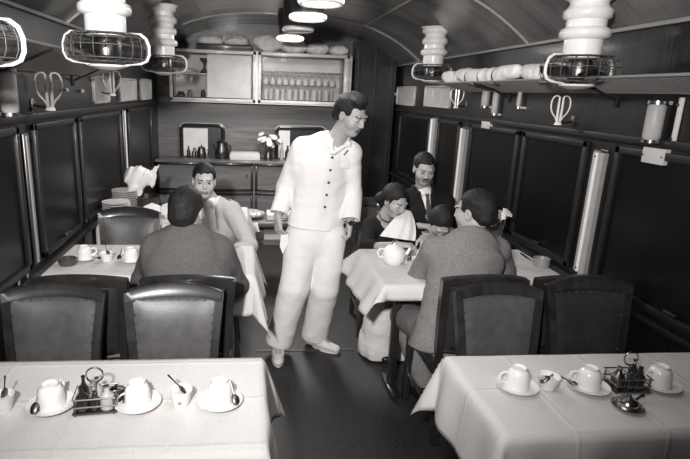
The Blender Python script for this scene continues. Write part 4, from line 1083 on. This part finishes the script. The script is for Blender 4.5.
p = AT(412, 258); 
sauc_cup(438, 243, 'white cup in front of the bowed child', 'saucer in front of the bowed child', -.5)
sp2('dark spoon standing up beside the white teapot', (413, 250), (409, 260), .07, .02)
p = AT(541, 266); lathed('ashtray', 'round grey ashtray on the window end of the second right table', 'ashtray', (p.x, p.y, ZT), [(0, 0), (.045, 0), (.048, .02), (.047, .05), (.041, .05), (.036, .012), (0, .010)], 'mesh_m', part='ashtray_bowl')
a_, c_ = AT(521, 254), AT(532, 262); t = thing('table_knife', 'dark knife lying beside the grey ashtray', 'knife', a_+Vector((0, 0, .004)))
d_ = c_-a_; b = NB(); tube(b, [(0, 0, 0), d_*.5], .006, 8); obj('knife_handle', b, M['plastic_k'], t); b = NB(); panel(b, [d_*.5+Vector((-.006, 0, 0)), d_*1.05, d_*.5+Vector((.008, 0, 0))], (0, 0, .002)); obj('knife_blade', b, M['steel_d'], t)
p = at(500, 214, Y=2.85); t = lathed('flower_vase', 'slim vase of white flowers behind the shoulder of the man in grey tweed', 'vase', (p.x, p.y, ZT), [(0, 0), (.03, 0), (.034, .04), (.018, .11), (.022, .17), (.018, .17), (.013, .11), (0, .01)], 'frost', part='vase_body')
bouquet(t, 9, .06, .26, 9, lean=(.0, 0), fr=.032)
# stacks of plates on the third table
def plates(px, py, n, r, label, group):
    for i in range(n):
        t = thing('dinner_plate', label if n == 1 else label[i], 'plate', (px+random.uniform(-.003, .003), py, ZT+.016*i), 0, group)
        b = NB(); lathe(b, [(0, 0), (r*.55, 0), (r*.6, .003), (r, .013), (r, .0155), (r*.6, .0075), (0, .006)], 32); obj('plate_dish', b, M['china'], t)
def nth(n, s):
    w = ['lowest', 'second lowest', 'third from the bottom', 'fourth from the bottom', 'fifth from the bottom', 'sixth from the bottom', 'seventh from the bottom', 'eighth from the bottom', 'ninth from the bottom', 'tenth from the bottom', 'eleventh from the bottom']
    return [('topmost' if i == n-1 else w[i])+' '+s for i in range(n)]
plates(-.955, 3.90, 8, .10, nth(8, 'white plate of the low wide stack at the left'), 'low stack of plates on the third left table')
plates(-.94, 4.11, 11, .095, nth(11, 'white plate of the tall stack behind the low one'), 'tall stack of plates on the third left table')
# linen on the third table
def heap(label, p, w, hh, seed):
    p = V3(p); t = thing('napkin_heap', label, 'cloth', p); rs = np.random.RandomState(seed); F = Field(p-[w*1.5, w*1.2, .02], p+[w*1.5, w*1.2, hh*1.5], .007)
    for i in range(4):
        a_ = p+[rs.uniform(-.5, .5)*w, rs.uniform(-.3, .3)*w, rs.uniform(.05, .5)*hh]; c_ = p+[rs.uniform(-.75, .75)*w, rs.uniform(-.5, .5)*w, rs.uniform(.35, .9)*hh]
        F.cone(a_, c_, rs.uniform(.045, .065), rs.uniform(.02, .04), k=.006, sq=rs.normal(size=3), squash=.35)
    F.ell(p+[-.03, 0, hh*.60], (w*.80, w*.6, hh*.38), k=.006)
    F.cone(p+[.05, 0, hh*.5], p+[w*.95, -.02, hh*.95], .06, .012, k=.01, sq=(0, 1, 0), squash=.5); F.crumple(.011, 34, seed)
    sl, P = F.win(F.lo, F.lo+F.n*F.h, 0); F.D[sl] = np.maximum(F.D[sl], p[2]+.002-P[..., 2])
    me, _, _ = F.mesh('cloth_folds', p); obj('cloth_folds', me, M['ccloth'], t)
lathed('basket', 'dark round basket under the crumpled white cloth heap', 'basket', (-.80, 4.20, ZT), [(0, 0), (.085, 0), (.105, .05), (.11, .11), (.10, .11), (.09, .012), (0, .012)], 'wood_k', part='basket_wall')
heap('large crumpled white cloth heap beside the tall stack of plates', (-.82, 4.20, ZT+.113), .135, .24, 11)
def napkin(x, y, s, rz, label):
    t = thing('folded_napkin', label, 'napkin', (x, y, ZT), rz)
    for e in (-1, 1):
        b = NB(); panel(b, [(-.5*s, e*.035, 0), (.5*s, e*.035, 0), (.42*s, e*.006, .62*s), (.0, e*.004, .80*s), (-.45*s, e*.006, .60*s)], (0, e*.006, 0)); obj('napkin_side', b, M['ccloth'], t)
    b = NB(); tube(b, [(-.45*s, 0, .60*s), (0, 0, .80*s), (.42*s, 0, .62*s)], .009, 8); obj('napkin_fold', b, M['ccloth'], t)
napkin(-.705, 3.93, .13, .2, 'first standing folded napkin right of the plates')
napkin(-.58, 3.97, .13, -.3, 'second standing folded napkin, closest behind the dark-jacketed man')
# small service table behind the man in a light sweater
t = thing('service_table', 'low dark service table with linen behind the man in a light sweater', 'side table', (.14, 4.62, 0))
for z_ in (.42, .60): b = NB(); box(b, (0, 0, z_-.012), (.62, .42, .022), bev=.005); obj('shelf', b, M['wood_h'], t)
for i in (-1, 1):
    for j in (-1, 1): b = NB(); box(b, (i*.29, j*.19, .295), (.03, .03, .588), bev=.004); obj('leg', b, M['wood_c'], t)
def foldcloth(label, x, y, z, w, d, n=4, m='cloth'):
    t = thing('folded_cloth', label, 'cloth', (x, y, z)); b = NB()
    for i in range(n): box(b, (random.uniform(-.004, .004), random.uniform(-.004, .004), .009+.016*i), (w-.004*i, d-.004*i, .015), bev=.006, seg=3)
    obj('cloth_layers', b, M[m], t)
foldcloth('neat white folded cloths on the low service table, beside the steward', .30, 4.60, .60, .26, .22, 3)
foldcloth('folded white cloths on the lower shelf of the service table', .27, 4.60, .42, .24, .2, 3)
p = at(247, 207, Y=4.40); q = at(256, 232, Y=4.39)
t = thing('hanging_towel', 'white towel hanging down over the front edge of the low service table', 'towel', (p.x+.03, 4.405, .60))
b = NB(); hh = .60-q.z; R_ = [(-.07, 0), (-.035, -.008), (0, .0), (.035, -.008), (.06, 0)]
V_ = [[b.verts.new((x*(1-.5*j/6)+.05*j/6, y-.012+.004*s_-(.006 if j else 0), .004-hh*j/6 if j else .004)) for x, y in R_] for s_ in (0, 1) for j in range(7)]
for s_ in (0, 7):
    for j in range(6):
        for i in range(4): b.faces.new((V_[s_+j][i], V_[s_+j][i+1], V_[s_+j+1][i+1], V_[s_+j+1][i]))
for j in range(6):
    for i in (0, 4): b.faces.new((V_[j][i], V_[j+1][i], V_[8+j][i], V_[7+j][i]))
obj('towel_cloth', b, M['ccloth'], t)
lump('newspaper_pile', 'rumpled grey papers on the service table behind the man in a light sweater', 'papers', (.02, 4.60, .60), (.14, .12, .035), 'mesh_m', 21, h=.008, part='papers')
# ------------------------------------------------------------------ the people
# steward in white, standing in the aisle
Yw = 3.15
def A(px, py, Y=Yw, dy=0): p = at(px, py, Y=Y); return (p.x, p.y, p.z)
J = dict(head=A(351, 115, 3.08), neck=A(336, 141, 3.16), chest=A(324, 165, 3.18), pelvis=A(316, 222, 3.18),
         shR=A(303, 149, 3.17), elR=A(286, 187, 3.22), wrR=A(278, 216, 3.13), shL=A(350, 153, 3.17), elL=A(352, 191, 3.22), wrL=A(350, 222, 3.12),
         hipR=A(303, 236, 3.18), knR=A(294, 288, 3.14), anR=(.215, 3.20, .085), hipL=A(329, 236, 3.18), knL=A(325, 288, 3.17), anL=(.47, 3.30, .085),
         toeR=(.205, 3.02, .03), toeL=(.60, 3.20, .03))
build_person('person in a white jacket, white trousers and white shoes standing in the aisle, looking down', (.34, 3.2, 0), J, 'skin', 'wave', head=(.62, -.70, -.40), up=(-.05, .0, 1), sc=.98,
    fwd=(.22, -.97, 0), hands={'R': dict(d=(.06, -.15, -1), p=(.9, .4, 0), curl=.45, t=1), 'L': dict(d=(-.03, -.1, -1), p=(-.95, .2, 0), curl=.75, t=-1)},
    top=jacket('uniform', sleeve=(.066, .060, .056), torso=(.172, .156, .178), depth=.62, hem=.02, vneck=.07, sleeve_to=.92, pocket=True, folds=.005, skirt=.01),
    bottom=trousers('uniform', r=(.110, .092, .088), folds=.005, waist=.158), shoes='shoe_w', seed=2, lids=True)
t = thing('wristwatch', 'dark-faced watch on the left wrist of the steward', 'watch', J['wrL']); b = NB()
tube(b, [(x, y, z) for x, y, z in arc((0, 0, 0), .033, 0, 2*PI, 24, v=(0, 1, 0))[:-1]], .005, 8, closed=True); obj('watch_strap', b, M['steel'], t)
b = NB(); lathe_dir(b, (.0, -.037, 0), (.0, -1, 0), .017, .008); obj('watch_face', b, M['plastic_k'], t)
# napkin in the steward's right hand
p = Vector(A(284, 240, 3.10)); t = thing('hand_napkin', 'small white cloth tip held in the steward right hand', 'napkin', p)
b = NB(); panel(b, [(-.02, -.006, .03), (.025, .0, .04), (.03, .006, -.02), (-.005, 0, -.09), (-.025, -.004, -.04)], (0, .012, 0)); obj('napkin_fold', b, M['ccloth'], t)

# man in a dark jacket, back to the camera
def B(px, py, Y): p = at(px, py, Y=Y); return (p.x, p.y, p.z)
J = dict(head=B(188, 211, 2.54), neck=B(187, 238, 2.50), chest=B(186, 262, 2.48), pelvis=(-.27, 2.40, .52), shL=B(157, 248, 2.50), shR=B(219, 250, 2.50),
         elL=B(140, 290, 2.62), wrL=B(160, 262, 2.86), elR=B(237, 285, 2.60), wrR=B(206, 256, 2.90), hipL=(-.36, 2.42, .52), knL=(-.40, 2.84, .50), anL=(-.40, 2.86, .09), hipR=(-.18, 2.42, .52), knR=(-.14, 2.84, .50), anR=(-.12, 2.86, .09),
         toeL=(-.40, 3.0, .03), toeR=(-.12, 3.0, .03))
build_person('person in a dark brown jacket seated with their back to the camera at the left', (-.27, 2.42, 0), J, 'skin', 'short', head=(.35, .93, -.12), up=(0, 0, 1), sc=1.0, fwd=(0, 1, 0),
    hands={'L': dict(d=(.5, .8, 0), p=(0, .0, -1), curl=.4, t=-1), 'R': dict(d=(-.5, .8, 0), p=(0, 0, -1), curl=.4, t=1)},
    top=jacket('suit_d', torso=(.205, .195, .195), depth=.66, sleeve=(.068, .060, .052), hem=.08, folds=.005, vneck=0, seed=8), bottom=trousers('suit_d'), shoes='shoe_k', seed=4, width=1.02)
# man in a light sweater facing the camera
J = dict(head=B(204, 181, 3.42), neck=B(210, 201, 3.50), chest=B(213, 228, 3.52), pelvis=(-.27, 3.60, .52), shR=B(187, 211, 3.50), shL=B(232, 210, 3.46),
         elR=B(180, 246, 3.40), wrR=B(190, 252, 3.20), elL=B(250, 246, 3.34), wrL=B(228, 254, 3.12), hipR=(-.37, 3.56, .52), knR=(-.38, 3.16, .50), anR=(-.38, 3.2, .09), hipL=(-.19, 3.56, .52), knL=(-.15, 3.16, .50), anL=(-.12, 3.2, .09),
         toeR=(-.38, 3.06, .03), toeL=(-.12, 3.06, .03))
build_person('person in a light sweater seated facing the camera behind the man in a dark jacket', (-.27, 3.58, 0), J, 'skin_w', 'short', head=(.12, -.97, -.05), up=(.04, 0, 1), sc=.95, fwd=(.1, -1, 0),
    hands={'R': dict(d=(.3, -.9, 0), p=(0, 0, -1), curl=.4, t=-1), 'L': dict(d=(-.6, -.7, 0), p=(0, 0, -1), curl=.4, t=1)},
    top=jacket('sweater', torso=(.165, .16, .165), depth=.62, sleeve=(.062, .056, .046), vneck=.07, collar=False, seed=12, folds=.005, shirt='shirt'), bottom=trousers('suit_k'), shoes='shoe_k', seed=6)
# man in grey tweed, back to the camera
J = dict(head=B(474, 212, 2.60), neck=B(470, 240, 2.54), chest=B(467, 262, 2.50), pelvis=(1.06, 2.42, .52), shL=B(436, 250, 2.54), shR=B(497, 250, 2.54),
         elL=B(417, 280, 2.68), wrL=B(432, 252, 2.90), elR=B(505, 282, 2.66), wrR=B(478, 256, 2.92), hipL=(.96, 2.42, .52), knL=B(404, 315, 2.80), anL=(1.02, 2.60, .11), hipR=(1.15, 2.42, .52), knR=(1.18, 2.82, .50), anR=(1.18, 2.84, .09),
         toeL=(1.0, 2.74, .03), toeR=(1.18, 2.98, .03))
build_person('person in a grey tweed jacket seated with their back to the camera at the right', (1.06, 2.44, 0), J, 'skin', 'short', head=(-.62, .76, -.12), up=(0, 0, 1), sc=1.0, fwd=(-.12, 1, 0),
    hands={'L': dict(d=(.3, .9, 0), p=(0, .0, -1), curl=.4, t=-1), 'R': dict(d=(-.5, .8, 0), p=(0, 0, -1), curl=.4, t=1)},
    top=jacket('suit_g', torso=(.20, .182, .188), depth=.68, sleeve=(.068, .064, .055), hem=.10, skirt=.02, vneck=0, seed=15, folds=.005), bottom=trousers('suit_g', r=(.100, .080, .066)), shoes='shoe_k', seed=9)
# woman in a dark blouse and pale sari
J = dict(head=B(395, 201, 3.34), neck=B(383, 221, 3.42), chest=B(386, 240, 3.42), pelvis=(.96, 3.52, .52), shR=B(370, 226, 3.42), shL=B(407, 224, 3.40),
         elR=B(367, 247, 3.26), wrR=B(398, 245, 3.05), elL=B(424, 248, 3.24), wrL=B(424, 238, 3.06), hipR=(.88, 3.50, .52), knR=(.91, 3.18, .50), anR=(.91, 3.22, .09), hipL=(1.06, 3.50, .52), knL=(1.08, 3.18, .50), anL=(1.07, 3.22, .09),
         toeR=(.91, 3.08, .03), toeL=(1.07, 3.08, .03))
def sari(root, off, J, fw, lo, hi, w):
    F = Field(lo-[.1, .1, 0], hi+[.1, .1, 0], .0065)
    P = V3(J['pelvis'])
    F.cone(P+[0, 0, .12], P, .14, .17, k=.04)
    for s in 'LR':
        F.cone(V3(J['hip'+s]), V3(J['kn'+s]), .12, .105, k=.05)
        F.cone(V3(J['kn'+s]), V3(J['an'+s])+[-.02, -.04, -.04], .10, .14, k=.05, flat=False)
    F.warp(.007, 30, 4); F.warp(.002, 80, 5)
    sl, Pp = F.win(F.lo, F.lo+F.n*F.h, 0); F.D[sl] = np.maximum(F.D[sl], .012-Pp[..., 2])
    me, _, _ = F.mesh('sari_skirt', off); s_ = obj('sari_skirt', me, M['sari'], root)
    b = NB(); nu, nv = 22, 14; SH = []                                   # the loose end thrown across the chest
    Lf = [B(403, 209, 3.34), B(391, 221, 3.26), B(380, 236, 3.20)]; Rg = [B(411, 211, 3.32), B(418, 226, 3.24), B(415, 241, 3.12)]
    def bez(P_, u): P_ = [V3(q) for q in P_]; return P_[0]*(1-u)**2+2*u*(1-u)*P_[1]+P_[2]*u*u
    for th in (0, .006):
        G = []
        for i in range(nu+1):
            row = []
            for j in range(nv+1):
                u, v = i/nu, j/nv; p = bez(Lf, v)*(1-u)+bez(Rg, v)*u
                p = p+np.array([0, -1, .2])*(.035*math.sin(PI*u)*(.3+.7*v)+.007*math.sin(u*19)*v-th)
                row.append(b.verts.new(Vector(p-off)))
            G.append(row)
        SH.append(G)
        for i in range(nu):
            for j in range(nv): b.faces.new((G[i][j], G[i+1][j], G[i+1][j+1], G[i][j+1]))
    A0, A1 = SH
    for i in range(nu):
        for j in (0, nv): b.faces.new((A0[i][j], A0[i+1][j], A1[i+1][j], A1[i][j]))
    for j in range(nv):
        for i in (0, nu): b.faces.new((A0[i][j], A0[i][j+1], A1[i][j+1], A1[i][j]))
    obj('sari_drape', b, M['sari'], root, label='pale end of the sari over the chest', auto=70)
rt = build_person('person in a dark blouse and pale sari looking down, seated at the right-hand table', (.96, 3.5, 0), J, 'skin', 'woman', head=(.42, -.80, -.36), up=(.08, -.05, 1), sc=.90, fwd=(.1, -1, 0),
    hands={'R': dict(d=(.9, -.3, .05), p=(0, 0, -1), curl=.6, s=.9, t=-1), 'L': dict(d=(-.1, -.6, -.1), p=(-.3, 0, -1), curl=.6, s=.9, t=1)},
    top=jacket('suit_k', torso=(.14, .13, .145), depth=.62, sleeve=(.056, .052, .045), vneck=.02, collar=False, sleeve_to=.35, seed=18, name='blouse'), bottom=sari, shoes='shoe_k', seed=11, width=.88, lids=True)
t = thing('bangle', 'bright bangle on the wrist of the woman', 'bangle', J['wrR']); b = NB(); d_ = unit(V3(J['wrR'])-V3(J['elR'])); u_ = Vector(unit(np.cross(d_, [0, 0, 1]))); v_ = Vector(unit(np.cross(u_, d_)))
tube(b, arc(tuple(-d_*.02), .030, 0, 2*PI, 22, u_, v_)[:-1], .005, 8, closed=True); obj('bangle_ring', b, M['steel'], t)
b = NB(); bmesh.ops.create_icosphere(b, subdivisions=2, radius=.011, matrix=Matrix.Translation(Vector(B(378, 205, 3.30))-Vector((.96, 3.5, 0)))); obj('earring', b, M['steel'], rt)
b = NB(); tube(b, [Vector(B(x, y, 3.31))-Vector((.96, 3.5, 0)) for x, y in ((378, 212), (381, 219), (387, 222), (393, 220))], .006, 8); obj('necklace', b, M['steel'], rt)
# man in a black suit and tie
J = dict(head=B(424, 169, 3.62), neck=B(423, 190, 3.70), chest=B(424, 214, 3.70), pelvis=(1.36, 3.70, .54), shR=B(402, 200, 3.70), shL=B(446, 202, 3.70),
         elR=B(400, 234, 3.58), wrR=B(418, 226, 3.40), elL=B(452, 236, 3.58), wrL=B(432, 232, 3.40), hipR=(1.28, 3.66, .52), knR=(1.26, 3.24, .50), anR=(1.26, 3.3, .09), hipL=(1.46, 3.66, .52), knL=(1.48, 3.24, .50), anL=(1.48, 3.3, .09),
         toeR=(1.26, 3.14, .03), toeL=(1.48, 3.14, .03))
build_person('person in a black suit, white shirt and tie seated behind the woman, looking down', (1.36, 3.68, 0), J, 'skin', 'tash', head=(-.05, -.94, -.28), up=(0, 0, 1), sc=.93, fwd=(0, -1, 0),
    hands={'R': dict(d=(.6, -.5, .1), p=(0, 0, -1), curl=.6, t=-1), 'L': dict(d=(-.6, -.5, 0), p=(0, 0, -1), curl=.6, t=1)},
    top=jacket('suit_k', torso=(.17, .165, .172), depth=.62, vneck=.17, shirt='shirt', tie=True, seed=21), bottom=trousers('suit_k'), shoes='shoe_k', seed=13)
# bowed child between them
J = dict(head=B(441, 222, 3.14), neck=B(443, 235, 3.24), chest=B(445, 246, 3.28), pelvis=(1.30, 3.34, .55), shR=B(430, 242, 3.22), shL=B(457, 242, 3.24),
         elR=B(430, 258, 3.16), wrR=B(436, 254, 3.04), elL=B(458, 258, 3.16), wrL=B(450, 254, 3.04), hipR=(1.24, 3.34, .53), knR=(1.22, 3.10, .52), anR=(1.22, 3.12, .2), hipL=(1.36, 3.34, .53), knL=(1.38, 3.10, .52), anL=(1.38, 3.12, .2),
         toeR=(1.22, 3.02, .15), toeL=(1.38, 3.02, .15))
build_person('person with dark bobbed hair, a child bowed low over the table beside the woman', (1.30, 3.32, 0), J, 'skin', 'bob', head=(-.1, -.60, -.85), up=(0, -.8, 1), sc=.84, fwd=(0, -1, .0),
    hands={'R': dict(d=(.2, -.9, 0), p=(0, 0, -1), curl=.4, s=.75, t=-1), 'L': dict(d=(-.2, -.9, 0), p=(0, 0, -1), curl=.4, s=.75, t=1)},
    top=jacket('suit_g', torso=(.12, .115, .12), depth=.62, sleeve=(.045, .04, .036), seed=23, vneck=0, name='frock'), bottom=trousers('suit_k', r=(.07, .06, .05), waist=.12), seed=15, width=.72)

# ------------------------------------------------------------------ light
def light(name, kind, loc, energy, **k):
    l = bpy.data.lights.new(name, kind); l.energy = energy
    for a_, v in k.items():
        if a_ not in ('look', 'rotz'): setattr(l, a_, v)
    o = bpy.data.objects.new(name, l); COL.objects.link(o); o.location = loc
    if 'look' in k: o.rotation_euler = (Vector(k['look'])-Vector(loc)).to_track_quat('-Z', 'Y').to_euler()
    return o
light('flash', 'SPOT', (-.28, -.15, 1.98), 520, look=(.45, 5.0, 1.55), spot_size=math.radians(96), spot_blend=1.0, shadow_soft_size=.05, color=(1, .985, .97))
for y, e_ in ((1.2, 7), (3.4, 16), (5.2, 50)):
    light('ceiling_glow', 'AREA', (XC, y, 2.2), e_, shape='RECTANGLE', size=.5, size_y=.9, color=(1, .98, .96), look=(XC, y, 0))
wd = bpy.data.worlds.new('world'); scene.world = wd; wd.use_nodes = True
wd.node_tree.nodes['Background'].inputs[0].default_value = (.02, .02, .02, 1)
scene.view_settings.view_transform = 'Standard'; scene.view_settings.look = 'None'; scene.view_settings.gamma = 1; scene.view_settings.use_curve_mapping = False
scene.view_settings.exposure = 0.0
